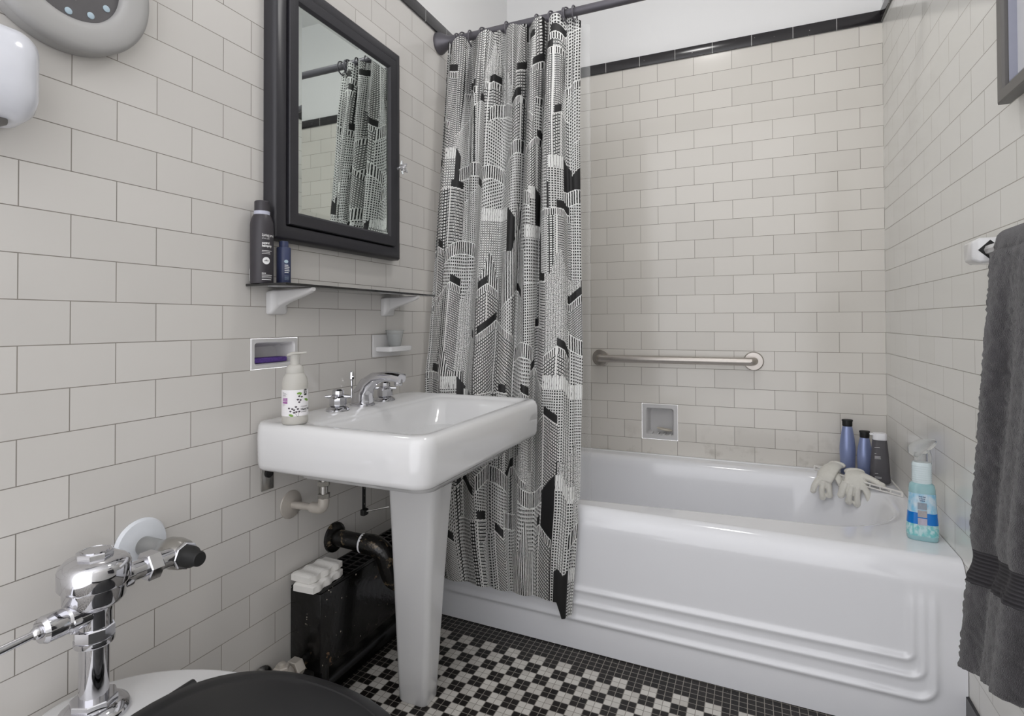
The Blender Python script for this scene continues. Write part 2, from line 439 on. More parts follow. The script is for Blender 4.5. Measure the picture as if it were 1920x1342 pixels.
# ------------------------------------------------------------------ bathtub
def tub():
    t = thing('bathtub', 'white enamelled built-in bathtub with three raised lines on its apron', 'bathtub', (W/2, -.42, 0))
    yb = lambda x: -.800-.034*x/1.2
    ZR = .436
    def ridge(x, z):
        h = 0
        for xk, zk, r in ((1.452, .188, .018), (1.474, .146, .028), (1.496, .097, .038)):
            qx, qz = x-(xk-r), (zk+r)-z
            d = math.hypot(qx, qz)-r if qx > 0 and qz > 0 else max(qx, qz)-r
            fade = 1/(1+math.exp((z-.335)/.012))*(1/(1+math.exp(-(x-.12)/.02)))
            h += .0075*math.exp(-(d/.0085)**2)*fade
        return h
    nx = 300; prof = [(0, z) for z in np.linspace(0.002, .362, 110)]
    rad = .044; rz = .068
    for k in range(1, 14):
        a = PI/2*k/13; prof.append((rad*(1-math.cos(a)), ZR-rz+rz*math.sin(a)))
    prof[-1] = (rad, ZR)
    vs = []; fs = []
    for i in range(nx+1):
        x = .001+(W-.002)*i/nx
        # the right-hand end of the apron turns back a little into the wall
        e = max(0, (x-(W-.03))/.03); back = 0
        for dy, z in prof:
            vs.append((x, yb(x)+dy+back-(ridge(x, z) if dy == 0 else 0)-(.008*max(0, 1-abs(z-.33)/.06) if dy == 0 and z > .27 else 0)*0, z))
    m_ = len(prof)
    for i in range(nx):
        for j in range(m_-1): fs.append((i*m_+j, (i+1)*m_+j, (i+1)*m_+j+1, i*m_+j+1))
    link('apron', G().add(vs, fs), m_enamel, t, smooth=60)
    def warp(ring, w):
        out = []
        for x, y, z in ring:
            f = max(0, min(1, (-y-.15)/.5)); q = max(0, x-.45); g_ = (-.055+.095*q)*f*w
            out.append((x, y+g_, z))
        return out
    rings = []
    outer = [(x, min(y, -.0005), ZR) for x, y, _ in rr(.001, W-.001, -.74, -.0005, .0002, 0, 14)]
    outer = [(x, (yb(x)+rad if y < -.4 else y), z) for x, y, z in outer]
    rings.append(outer)
    for x0, x1, y0, y1, r, z in ((.10, 1.526, -.708, -.066, .11, ZR), (.108, 1.518, -.700, -.074, .11, ZR-.0008), (.116, 1.510, -.692, -.082, .11, ZR-.0035), (.124, 1.502, -.684, -.090, .11, ZR-.009),
                                 (.130, 1.495, -.678, -.096, .11, ZR-.019), (.135, 1.484, -.673, -.102, .11, ZR-.042), (.145, 1.43, -.668, -.115, .14, .25),
                                 (.16, 1.34, -.65, -.13, .15, .15), (.19, 1.28, -.62, -.16, .15, .105), (.25, 1.2, -.56, -.22, .14, .09)):
        rings.append(warp(rr2(x0, x1, y0, y1, r, r+.13, z, 14), 1))
    g = loft(rings, False, True)
    link('basin', g, m_enamel, t, smooth=60)
    # raised back ledge against the wall
    link('wall_ledge', box(.001, W-.001, -.022, -.0006, ZR-.004, .4425-.004, .003), m_enamel, t)
    return t
tub()

# ------------------------------------------------------------------ sink with leg
sk = thing('wall_sink', 'white rectangular china washbasin standing on one tapered china leg', 'sink', (.26, -1.2, 0))
def sink_rings():
    R_ = []
    X0, X1, Y0, Y1 = .012, .500, -1.532, -.868
    a = lambda d, z, r: rr(X0+(d if z < .7 else 0)*.3, X1-d, Y0+d, Y1-d, r, z, 8)
    for d, z, r in ((.05, .669, .03), (.022, .6675, .036), (.012, .669, .038), (.006, .675, .040), (.003, .685, .042), (.0, .74, .046), (.0015, .762, .045), (.006, .773, .042), (.012, .7785, .04)):
        R_.append(a(d, z, r))
    R_.append(rr(.022, .478, -1.508, -.892, .035, .7800, 8))
    # lip groove and bowl
    for x0, x1, y0, y1, r, z in ((.150, .466, -1.492, -.905, .03, .7790), (.154, .462, -1.486, -.911, .032, .7740), (.158, .458, -1.480, -.917, .034, .7705),
                                 (.164, .452, -1.470, -.927, .04, .7690), (.170, .446, -1.458, -.94, .045, .7580), (.178, .438, -1.43, -.97, .05, .72),
                                 (.195, .420, -1.39, -1.01, .06, .675), (.225, .39, -1.33, -1.07, .06, .648), (.28, .34, -1.24, -1.16, .028, .644)):
        R_.append(rr(x0, x1, y0, y1, r, z, 8))
    return loft(R_, True, True)
link('basin', sink_rings(), m_china, sk, smooth=50)
link('bowl_underside', loft([rr(.03, .47, -1.45, -.95, .05, .70, 6), rr(.035, .45, -1.43, -.97, .05, .65, 6), rr(.045, .43, -1.42, -.98, .04, .628, 6), rr(.08, .40, -1.38, -1.02, .04, .618, 6)]), m_china, sk, smooth=60)
legr = []
for z, hx, hy, cx in ((0.0, .041, .030, .262), (.006, .0445, .0335, .262), (.1, .049, .037, .263), (.3, .0575, .0445, .266), (.5, .067, .053, .270), (.63, .074, .059, .273), (.68, .078, .063, .274)):
    legr.append(rr(cx-hx, cx+hx, -1.197-hy, -1.197+hy, .016, z, 6))
link('leg', loft(legr), m_china, sk, smooth=50)
link('drain', lathe([(.022, .6445), (.024, .6465), (.018, .6475), (.004, .646)], T(.31, -1.2, 0), 24), m_chrome, sk)
link('tailpiece', lathe([(.016, .53), (.016, .58), (.026, .582), (.026, .60), (.02, .602), (.02, .64)], T(.20, -1.19, 0), 20), m_chrome2, sk)
# wall bracket clip under the near end
cl = thing('sink_bracket', 'small steel hanger clip on the wall under the near end of the sink', 'bracket', (0, -1.467, .60))
link('plate', box(.0008, .005, -1.486, -1.449, .604, .668, .002), m_chrome2, cl)
link('bolt', lathe([(.011, 0), (.011, .004), (.006, .006), (.006, .010)], T(.005, -1.466, .645) @ Ry(PI/2), 14), m_rubber, cl)
link('hook', tube([(.006, -1.466, .652), (.018, -1.466, .656), (.018, -1.466, .668)], .004, 8), m_chrome2, cl)

# ------------------------------------------------------------------ faucet
ZS = .7802
fa = thing('faucet', 'chrome two-handle faucet on the back deck of the sink', 'faucet', (.085, -1.2, ZS))
def spout():
    # rounded rectangular sections swept up and forward
    secs = [((.078, 0), .026, .030, 0), ((.078, .012), .026, .030, 0), ((.082, .035), .024, .026, 18), ((.096, .060), .021, .021, 45), ((.122, .078), .020, .016, 72), ((.155, .084), .020, .013, 85), ((.190, .084), .020, .012, 92), ((.212, .080), .019, .012, 98)]
    rings = []
    for (x, z), hw, ht, ang in secs:
        a = math.radians(ang); t = Vector((math.sin(a), 0, math.cos(a))); nrm = Vector((math.cos(a), 0, -math.sin(a)))
        r = rr(-ht, ht, -hw, hw, min(hw, ht)*.75, 0, 5)
        rings.append([tuple(Vector((x, -1.2, ZS+z))+nrm*p[0]+Vector((0, 1, 0))*p[1]) for p in r])
    return loft(rings)
sp = link('spout', spout(), m_chrome, fa, smooth=45)
link('aerator', lathe([(.011, -.012), (.012, 0), (.012, .01)], T(.20, -1.2, ZS+.072), 18), m_chrome, sp)
link('spout_base', loft([rr(.045, .112, -1.232, -1.168, .028, ZS-.0005, 6), rr(.045, .112, -1.232, -1.168, .028, ZS+.004, 6), rr(.05, .106, -1.227, -1.173, .024, ZS+.007, 6)]), m_chrome, fa)
lf = link('lift_rod', tube([(.040, -1.2, ZS+.01), (.040, -1.2, ZS+.075)], .0022, 8, smooth=False), m_chrome, fa)
link('lift_knob', lathe([(.003, 0), (.0065, .004), (.0065, .010), (.0055, .022), (.003, .027)], T(.040, -1.2, ZS+.068), 8), m_chrome, lf)
for y in (-1.302, -1.095):
    h = link('handle', lathe([(.021, .012), (.0225, .014), (.0225, .034), (.018, .038), (.0135, .040), (.0155, .043), (.0155, .052), (.010, .056)], T(.078, y, ZS), 10), m_chrome, fa, smooth=25)
    link('handle_flange', lathe([(.031, 0), (.031, .003), (.024, .009), (.020, .011)], T(.078, y, ZS), 28), m_chrome, h)
    for k in range(2):
        a = math.radians(25+90*k)
        d = Vector((math.cos(a), math.sin(a), 0)); c = Vector((.078, y, ZS+.036))
        link('cross_arm', tube([c-d*.034, c-d*.020, c+d*.020, c+d*.034], [.0035, .005, .005, .0035], 10, smooth=False), m_chrome, h)

# ------------------------------------------------------------------ plumbing below the sink
sup = thing('supply_pipe', 'pale angled supply pipe with a round wall plate under the sink', 'pipe', (0, -1.39, .545))
link('wall_plate', lathe([(.036, 0), (.035, .003), (.02, .008), (.013, .009)], T(.0008, -1.39, .545) @ Ry(PI/2), 32), m_pipepaint, sup)
link('pipe', tube([(.004, -1.39, .545), (.08, -1.39, .547)], .0095, 14, smooth=False), m_pipepaint, sup)
link('elbow', tube([(.072, -1.39, .547), (.098, -1.39, .548), (.108, -1.39, .556), (.110, -1.39, .578)], .0135, 14), m_pipepaint, sup)
link('riser', tube([(.110, -1.39, .572), (.110, -1.39, .625)], .010, 14, smooth=False), m_chrome2, sup)
for z in (.575, .606): link('union_nut', ngon_prism(6, .0155, 0, .012, T(.110, -1.39, z), .001), m_chrome2, sup)
sup2 = thing('supply_pipe', 'far supply pipe with chrome nut beside the sink leg', 'pipe', (.145, -1.13, .49))
link('riser', tube([(.15, -1.12, .30), (.15, -1.12, .62)], .007, 12, smooth=False), m_chrome2, sup2)
link('union_nut', ngon_prism(8, .017, -.014, .014, T(.15, -1.13, .497) @ Rx(PI/2), .002), m_chrome, sup2)
pr_ = thing('popup_linkage', 'perforated black strap and thin rod of the drain pop-up hanging under the sink', 'linkage', (.085, -1.2, .47))
link('strap', box(.082, .0845, -1.207, -1.193, .470, .62, .001), m_rubber, pr_)
for k in range(5): link('strap_hole', lathe([(.0025, 0), (.0025, .0006)], T(.0845, -1.2, .50+k*.022) @ Ry(PI/2), 10), m_chrome2, pr_)
link('rod', tube([(.086, -1.2, .478), (.15, -1.175, .492)], .002, 8, smooth=False), m_chrome2, pr_)
link('clip', box(.078, .092, -1.211, -1.189, .468, .486, .003), m_rubber, pr_)
dr = thing('drain_pipe', 'black tarred waste pipe curving from the wall behind the sink leg', 'pipe', (0, -1.2, .4))
link('wall_flange', lathe([(.042, 0), (.041, .006), (.032, .012), (.028, .013)], T(.0008, -1.228, .404) @ Ry(PI/2), 20), m_drain, dr)
link('pipe', tube([(.005, -1.228, .404), (.105, -1.22, .398)], .0235, 20, smooth=False), m_drain, dr)
link('white_band', tube([(.094, -1.2208, .3985), (.102, -1.2202, .3983)], .0265, 20, smooth=False), m_white_plastic, dr)
link('trap', tube([(.100, -1.22, .398), (.135, -1.218, .396), (.162, -1.212, .375), (.172, -1.205, .335), (.18, -1.195, .305), (.198, -1.19, .30), (.205, -1.19, .33), (.202, -1.19, .42), (.20, -1.19, .535)], [.027, .028, .028, .027, .027, .025, .022, .017, .016], 18), m_drain, dr)

# ------------------------------------------------------------------ radiator
ra = thing('radiator', 'black convector radiator with chipped paint against the wall behind the sink leg', 'radiator', (.055, -1.15, .135))
ZT = .338
def rad_body():
    g = box(.002, .102, -1.392, -.93, .135, ZT-.006, .003)
    return g
link('casing', rad_body(), m_rad, ra)
gg = G()
for x in (.006, .034, .066, .096): gg.merge(box(x-.004, x+.004, -1.39, -.932, ZT-.0062, ZT, .0015))
for k in range(21):
    y = -1.386+k*.0222; gg.merge(box(.004, .099, y-.0035, y+.0035, ZT-.0065, ZT-.0005, .001))
link('top_grille', gg, m_radplain, ra)
for y in (-1.36, -.95): link('foot', box(.06, .092, y-.012, y+.012, .034, .137, .004), m_radplain, ra)
rv = thing('radiator_valve', 'silver painted radiator valve low on the wall behind the toilet seat', 'valve', (.045, -1.45, .13))
link('wall_plate', lathe([(.040, 0), (.038, .004), (.022, .013), (.017, .014)], T(.0068, -1.492, .146) @ Ry(PI/2), 30), m_chrome2, rv)
link('stub_pipe', tube([(.01, -1.492, .146), (.05, -1.488, .148)], .014, 14, smooth=False), m_pipepaint, rv)
link('body', lathe([(.012, -.035), (.024, -.024), (.029, -.005), (.029, .016), (.024, .024), (.020, .028)], T(.050, -1.466, .150), 24), m_pipepaint, rv)
link('bonnet', ngon_prism(6, .018, .024, .036, T(.050, -1.466, .150), .002), m_pipepaint, rv)
link('spindle', lathe([(.009, .036), (.009, .042), (.006, .044)], T(.050, -1.466, .150), 16), m_pipepaint, rv)
link('union_nut', ngon_prism(6, .024, -.013, .013, T(.050, -1.424, .156) @ Rx(PI/2), .002), m_pipepaint, rv)
link('tail_pipe', tube([(.050, -1.45, .153), (.050, -1.405, .158), (.050, -1.391, .16)], .012, 14, smooth=False), m_drain, rv)
# sponge pair on top of the radiator
def sponge(zc, dx, dy, ang, th):
    nx, ny = 30, 12; g = G(); vs = []; fs = []
    L_, B_ = .118, .066
    ring = []
    for lay in range(2):
        for i in range(nx+1):
            for j in range(ny+1):
                u = (i/nx-.5)*L_; v = (j/ny-.5)*B_*(1-.07*math.cos(i/nx*6*PI))
                edge = min(1, 5*min(i/nx, 1-i/nx))*min(1, 4*min(j/ny, 1-j/ny)); edge = edge**.4
                wv = .0016*math.sin(i/nx*6*PI)
                z = (th*.5*(.55+.45*edge)+wv)*(1 if lay else -1)*(1 if lay else 1)
                if not lay: z = -th*.5
                vs.append((v, u, z))
    K = (nx+1)*(ny+1)
    for i in range(nx):
        for j in range(ny):
            a = i*(ny+1)+j; b = a+ny+1
            fs.append((a, a+1, b+1, b)); fs.append((K+a, K+b, K+b+1, K+a+1))
    bd = [i*(ny+1) for i in range(nx+1)]+[nx*(ny+1)+j for j in range(1, ny+1)]+[i*(ny+1)+ny for i in range(nx-1, -1, -1)]+[j for j in range(ny-1, 0, -1)]
    for k in range(len(bd)):
        a, b = bd[k], bd[(k+1) % len(bd)]; fs.append((a, b, K+b, K+a))
    return g.add(vs, fs).xf(T(.052+dx, -1.345+dy, zc) @ Rz(ang))
s1 = link('sponge', sponge(ZT+.010, .006, -.006, math.radians(4), .0195), m_sponge, None, smooth=50)
tag(s1, 'white wavy sponge, lower of the two stacked on the black radiator', 'sponge', None)
s2 = link('sponge', sponge(ZT+.030, -.004, .0, math.radians(-2), .0185), m_sponge, None, smooth=50)
tag(s2, 'white wavy sponge, upper of the two stacked on the black radiator', 'sponge', None)

# ------------------------------------------------------------------ mirror cabinet
cb = thing('mirror_cabinet', 'black framed mirror cabinet hanging on the left wall over the glass shelf', 'cabinet', (0, -1.21, 1.22))
Y0, Y1, Z0, Z1 = -1.480, -.952, 1.2195, 1.900
def frame_ring(prof, y0, y1, z0, z1, cap=False):
    """profile (inset, x) swept round a rectangle with mitred corners"""
    rings = [[(x, y0+i, z0+i), (x, y1-i, z0+i), (x, y1-i, z1-i), (x, y0+i, z1-i)] for i, x in prof]
    g = G(); vs = [p for r in rings for p in r]; fs = []
    n = len(rings)
    for k in range(n if not cap else n-1):
        for j in range(4):
            a = k*4+j; b = k*4+(j+1) % 4; k2 = (k+1) % n; fs.append((a, b, k2*4+(j+1) % 4, k2*4+j))
    return g.add(vs, fs)
link('cabinet_frame', frame_ring([(0, .0008), (0, .026), (.004, .034), (.010, .038), (.030, .040), (.036, .038), (.038, .034), (.038, .0008)], Y0, Y1, Z0, Z1), m_blackframe, cb, smooth=30)
door = link('door', frame_ring([(0, .020), (0, .043), (.002, .045), (.024, .047), (.028, .046), (.034, .040), (.034, .020)], Y0+.0405, Y1-.0385, Z0+.0405, Z1-.0385), m_blackframe, cb, smooth=30)
my0, my1, mz0, mz1 = Y0+.0735, Y1-.0715, Z0+.0735, Z1-.0715
def mirror_geo():
    b = .012
    o = [(.0385, my0, mz0), (.0385, my1, mz0), (.0385, my1, mz1), (.0385, my0, mz1)]
    i = [(.0400, my0+b, mz0+b), (.0400, my1-b, mz0+b), (.0400, my1-b, mz1-b), (.0400, my0+b, mz1-b)]
    return G().add(o+i, [(4, 5, 6, 7), (0, 1, 5, 4), (1, 2, 6, 5), (2, 3, 7, 6), (3, 0, 4, 7)])
link('mirror', mirror_geo(), m_mirror, door, smooth=1)
# knob: little chromed flower
kg = G(); kc = Vector((.064, Y1-.030, 1.515))
for k in range(5):
    a = 2*PI*k/5+.5
    pet = lathe([(.0005, 0), (.0055, .006), (.0065, .013), (.002, .024)], Matrix(), 6)
    kg.merge(pet.xf(T(*kc) @ Rx(a) @ Ry(math.radians(12))))
kg.merge(ball(kc+Vector((.004, 0, 0)), .006, seg=8)).merge(tube([(.045, kc.y, kc.z), (kc.x, kc.y, kc.z)], .004, 8, smooth=False))
link('knob', kg, mat('clear crystal knob', (206,206,208), .1, metal=.6), door, smooth=10)

# ------------------------------------------------------------------ glass shelf on ceramic brackets
sh = thing('glass_shelf', 'thin black glass shelf on two white ceramic brackets below the mirror cabinet', 'shelf', (.06, -1.2, 1.10))
link('shelf_board', box(.0015, .128, -1.532, -.886, 1.1005, 1.1065, .001), m_glassblack, sh)
def bracket(y):
    rings = []
    # (x, half width, z bottom, z top)
    for x, hw, zb, zt in ((.001, .027, 1.035, 1.0925), (.012, .027, 1.036, 1.0945), (.018, .024, 1.040, 1.0955), (.026, .014, 1.056, 1.096), (.05, .0125, 1.066, 1.097), (.09, .0115, 1.078, 1.0985), (.118, .010, 1.087, 1.0995), (.126, .008, 1.092, 1.100)):
        rings.append([(x, p[0], p[1]) for p in rr(y-hw, y+hw, zb, zt, .006, 0, 3)])
    return loft(rings)
for y in (-1.444, -.985):
    link('bracket', bracket(y), m_china2, sh, smooth=45)

def bottle_text(parent, s, c, r, ang, z, size, m=None, bold=0, width=None, name='lettering'):
    g = text_geo(s, size, bold=bold, width=width); wrap(g, c, r, ang, z)
    return link(name, g, m or m_white, parent, smooth=0)
# hairspray can
SZ = 1.1070
hc = (.032, -1.5125); HR = .0258
hs = thing('hairspray_can', 'tall matte black hairspray can with white lettering on the glass shelf', 'hairspray', (*hc, SZ))
link('can', lathe([(.024, 0), (HR, .003), (HR, .138), (.0250, .146), (.0222, .156), (.0185, .163)], T(*hc, SZ), 40), m_can, hs, smooth=50)
link('collar', lathe([(.0178, .161), (.0178, .1715)], T(*hc, SZ), 36), mat('pale grey collar', (188,190,206), .3), hs)
link('cap', lathe([(.0168, .171), (.0168, .1935), (.0150, .196), (.001, .1965)], T(*hc, SZ), 36), m_can, hs)
VA = math.atan2(-2.4802+1.5125, 1.0993-.032)      # direction of the viewer side of things on the shelf
for s, size, dz, wd, bd in (('Living proof.', .0092, .110, .040, .00012), ('STYLE | LAB', .0042, .1035, .020, 0), ('control', .0078, .092, .0205, .0003), ('hairspray', .0078, .0855, .028, .0003)):
    bottle_text(hs, s, hc, HR, VA-.0, SZ+dz, size, bold=bd, width=wd*.85)
for k, (x0_, x1_, z_, h_) in enumerate(((0, .024, .0760, .0009), (0, .019, .0725, .0009), (0, .020, .0690, .0009), (0, .0022, .0225, .0018), (.0032, .0054, .0225, .0018), (.0064, .0086, .0225, .0018), (0, .026, .0185, .0012), (0, .024, .0150, .0007), (0, .025, .0125, .0007), (0, .023, .0080, .0016))):
    link('fine_print', wrap(rect(x0_, x1_, z_, z_+h_, 6), hc, HR, VA, SZ), m_white, hs, smooth=0)
link('badge', wrap(disc(.010, .0, .0085), hc, HR, VA, SZ+.053), m_white, hs, smooth=0)
for z_, w_ in ((.0540, .004), (.0520, .010)): link('badge_print', wrap(rect(.010-w_/2, .010+w_/2, z_, z_+.0011, 3), hc, HR+.0004, VA, SZ), m_can, hs, smooth=0)
link('barcode_label', wrap(rect(-.040, -.034, .006, .034), hc, HR, VA, SZ), m_white, hs, smooth=0)
# navy bottle
nc = (.034, -1.4475)
nb = thing('serum_bottle', 'small navy blue pump bottle beside the hairspray can on the glass shelf', 'bottle', (*nc, SZ))
link('body', lathe([(.0158, 0), (.0168, .0015), (.0168, .092), (.0158, .0935), (.012, .094)], T(*nc, SZ), 36), m_navy, nb)
link('cap', lathe([(.0112, .094), (.0112, .108), (.0104, .109)], T(*nc, SZ), 28), m_navy, nb)
VB = math.atan2(-2.4802+1.4475, 1.0993-.034)
link('logo', wrap(disc(.004, .0, .0042, sx=1.2), nc, .0168, VB+.12, SZ+.058), m_lume, nb, smooth=0)
for i, w_ in enumerate((.009, .013, .012, .013, .010)):
    link('name_print', wrap(rect(0, w_, .0480-i*.0045, .0480-i*.0045+.0020, 4), nc, .0168, VB+.12, SZ), m_white, nb, smooth=0)
for i in range(4): link('fine_print', wrap(rect(0, .011, .022-i*.003, .0226-i*.003, 4), nc, .0168, VB+.12, SZ), m_lume, nb, smooth=0)

# ------------------------------------------------------------------ tumbler holder + cup
th = thing('tumbler_holder', 'white ceramic tumbler tray set in the left wall beside the curtain', 'holder', (0, -.985, .90))
link('backplate', box(.0008, .008, -1.059, -.911, .9045, .976, .003), m_china2, th)
link('tray', loft([rr(.004, .060, -1.042, -.938, .006, .9205, 5), rr(.004, .066, -1.048, -.932, .008, .924, 5), rr(.004, .068, -1.050, -.930, .008, .936, 5), rr(.006, .064, -1.046, -.934, .006, .9385, 5), rr(.010, .060, -1.042, -.938, .006, .9355, 5)]), m_china, th, smooth=40)
cup = link('plastic_cup', lathe([(.018, .0), (.0185, .001), (.0285, .050), (.0305, .0505), (.0305, .0525), (.0280, .052), (.0178, .0025), (.0001, .002)], T(.036, -.985, .9372), 30, cap1=False), m_frost, None)
tag(cup, 'small clear plastic cup standing on the white tumbler tray', 'cup')
sc = link('scourer', box(-.040, -.006, -1.500, -1.396, .9155, .928, .003), m_purple, None)
tag(sc, 'purple scouring pad lying in the small niche in the left wall', 'scourer')
sl = link('soap', loft([[(.742+.034*a*math.cos(t), .026+.017*a*math.sin(t), z+.004*math.cos(t)*-1) for t in [2*PI*k/24 for k in range(24)]] for a, z in ((.6, .5365), (.9, .539), (1, .5425), (.92, .545), (.5, .544))]), m_soap, None)
tag(sl, 'thin worn soap sliver in the square niche in the back wall', 'soap')

# ------------------------------------------------------------------ foaming hand soap
bc = (.118, -1.494)
fb = thing('soap_dispenser', 'foaming hand soap bottle with lavender label on the near corner of the sink', 'soap bottle', (*bc, .7802))
Z_ = .7802
bot = link('bottle', lathe([(.026, 0), (.0285, .003), (.029, .010), (.0290, .085), (.0285, .095), (.026, .107), (.0215, .115), (.0195, .1175)], T(*bc, Z_), 40), m_frosted, fb, smooth=60)
link('liquid', lathe([(.0255, .002), (.0282, .006), (.0282, .093)], T(*bc, Z_), 32), mat('cloudy soap liquid', (206,198,182), .5, noise=(6,.02)), bot)
link('collar', lathe([(.0195, .117), (.0195, .127), (.0175, .133), (.0120, .1365)], T(*bc, Z_), 32), m_frosted, fb, smooth=60)
link('pump', lathe([(.0105, .136), (.0105, .155), (.0125, .158), (.0125, .160)], T(*bc, Z_), 24), m_frosted, fb)
VS = math.atan2(-2.4802+1.494, 1.0993-.118)
pd = Vector((math.cos(VS+1.45), math.sin(VS+1.45), 0))
p0 = Vector((*bc, Z_+.161))
link('nozzle', tube([p0-pd*.017+Vector((0, 0, -.003)), p0-pd*.006, p0+pd*.012+Vector((0, 0, .002)), p0+pd*.026+Vector((0, 0, .004))], [.006, .0125, .006, .004], 14, flat=.45), m_frosted, fb)
lab = link('label', wrap(rect(-.050, .050, .020, .080, 40), bc, .0290, VS, Z_, .0002), mat('paper label', (236,234,236), .45, noise=(20,.01)), fb, smooth=0)
def art(name, g, m, lift=.0005): return link(name, wrap(g, bc, .0290, VS, Z_, lift), m, fb, smooth=0)
m_green = mat('leaf green print', (120,160,70), .5); m_dk = mat('dark plum print', (72,62,72), .5); m_pur = mat('purple print', (160,96,160), .5); m_ink = mat('black print', (20,20,20), .4)
gL = G()
for x, y, r_, ro in ((.0085, .0725, .0048, .2), (.0125, .0705, .004, -.7), (.0285, .056, .007, 1.2), (.031, .052, .006, 1.9), (-.0085, .0225, .0055, -.3)): gL.merge(disc(x, y, r_, 12, .42 if abs(ro) > .5 else 1.0, ro) if abs(ro) > .5 else disc(x, y, r_*.5, 12, 2.0, ro))
for x, y, r_, ro in ((.0085, .0725, .0048, .2), (.0125, .0705, .004, -.7), (.0285, .056, .007, 1.2), (-.0085, .0225, .0055, -.3)):
    art('leaf_print', disc(x, y, r_*(.5 if abs(ro) < .5 else 1), 12, 2.0 if abs(ro) < .5 else .42, ro), m_green)
gF = G()
for (x, y) in ((.009, .064), (.015, .0625), (.006, .0565), (.012, .055), (.009, .0505), (-.013, .037), (-.006, .0355), (.002, .040), (.006, .035), (-.010, .030), (-.002, .033), (.003, .0285), (.009, .029), (-.002, .027)):
    for a in (-.7, 0, .7): gF.merge(disc(x+math.sin(a)*.0016, y+math.cos(a)*.0016, .0023, 8, .5, -a))
art('flower_print', gF, m_dk)
art('stem_print', rect(-.0003, .0003, -.006, .006, 1).xf(T(.002, .0245, 0) @ Rz(.5)).merge(rect(-.0003, .0003, -.006, .006, 1).xf(T(.0075, .0245, 0) @ Rz(-.15))), m_dk)
art('purple_block', rect(-.031, -.017, .049, .062, 6), m_pur)
art('black_logo', loft([rr(.0205, .0295, .066, .081, .003, 0, 4)], False, True), m_ink)
sq = G()
for a, b_ in (((.0225, .079), (.0235, .072)), ((.0235, .072), (.0215, .0695)), ((.0255, .0785), (.0250, .070)), ((.0255, .0785), (.0280, .0765)), ((.0280, .0765), (.0255, .0745)), ((.0255, .0745), (.0283, .070))):
    dv = Vector((b_[0]-a[0], b_[1]-a[1], 0)); L_ = dv.length; nv = Vector((-dv.y, dv.x, 0)).normalized()*.00045
    sq.add([tuple(Vector((*a, 0))+nv), tuple(Vector((*a, 0))-nv), tuple(Vector((*b_, 0))-nv), tuple(Vector((*b_, 0))+nv)], [(0, 1, 2, 3)])
art('logo_script', sq, m_white, .0008)
for s, x, y, sz, b_, w_ in (('FOAMING', .0125, .0405, .0034, 0, .019), ('Hand Soap', .0125, .033, .0070, .0002, .031), ('Lavender', .0125, .0285, .0040, 0, .016)):
    art('lettering', text_geo(s, sz, bold=b_, width=w_).xf(T(x, y, 0)), m_ink)
for i, w_ in enumerate((.005, .011, .013, .010, .011)): art('small_print', rect(-.0315, -.0315+w_, .0745-i*.0024, .0750-i*.0024, 3), m_dk)
for i, w_ in enumerate((.009, .006)): art('small_print', rect(-.0315, -.0315+w_, .046-i*.0024, .0465-i*.0024, 3), m_dk)
for i in range(3): art('block_print', rect(-.0305, -.0195+.001*i, .0595-i*.003, .0602-i*.003, 3), m_white, .0008)

# ------------------------------------------------------------------ flush valve
VX, VY = .118, -1.922
fv = thing('flush_valve', 'chrome flushometer valve with side lever above the toilet', 'flush valve', (VX, VY, .392))
c_ = T(VX, VY, 0)
link('cover', lathe([(.0475, .5925), (.0495, .596), (.0498, .620), (.0475, .6275), (.041, .6335), (.030, .6365), (.022, .638)], c_, 48), m_chrome, fv, smooth=40)
cn = link('cap_nut', ngon_prism(8, .026, .636, .646, c_, .0015), m_chrome, fv, smooth=15)
link('cap_disc', lathe([(.020, .646), (.020, .6475), (.0175, .648), (.0172, .6472)], c_, 32), m_chrome, cn)
link('valve_body', lathe([(.024, .502), (.0245, .548), (.027, .556), (.038, .563), (.0425, .570), (.0435, .592)], c_, 48), m_chrome, fv, smooth=40)
link('coupling_nut', ngon_prism(8, .0285, .507, .526, c_, .0015), m_chrome, fv, smooth=15)
link('coupling_ring', lathe([(.027, .498), (.028, .500), (.028, .507), (.026, .508)], c_, 36), m_chrome, fv)
link('flush_pipe', lathe([(.0205, .405), (.0205, .50)], c_, 40), m_chrome, fv)
link('spud_nut', ngon_prism(8, .033, .4015, .412, c_, .0015), m_chrome, fv, smooth=15)
link('spud_flange', lathe([(.050, .3835), (.0505, .386), (.047, .394), (.036, .402), (.030, .4025)], c_, 48), m_chrome, fv)
lv = link('lever_socket', lathe([(.0215, -.012), (.0215, .026), (.0195, .030), (.0205, .033), (.0205, .056), (.017, .062), (.011, .0625)], T(VX, VY-.014, .553) @ Rx(PI/2) @ Rx(math.radians(0)), 40), m_chrome, fv, smooth=25)
link('socket_nut', ngon_prism(6, .0235, 0, .013, T(VX, VY-.028, .553) @ Rx(PI/2), .0015), m_chrome, lv, smooth=15)
link('lever_ball', ball((VX, VY-.078, .553), .010), m_chrome, lv)
link('lever', tube([(VX, VY-.076, .553), (VX+.004, VY-.14, .5515), (VX+.008, VY-.172, .551)], [.0055, .0068, .0075], 20, smooth=False), m_chrome, lv)
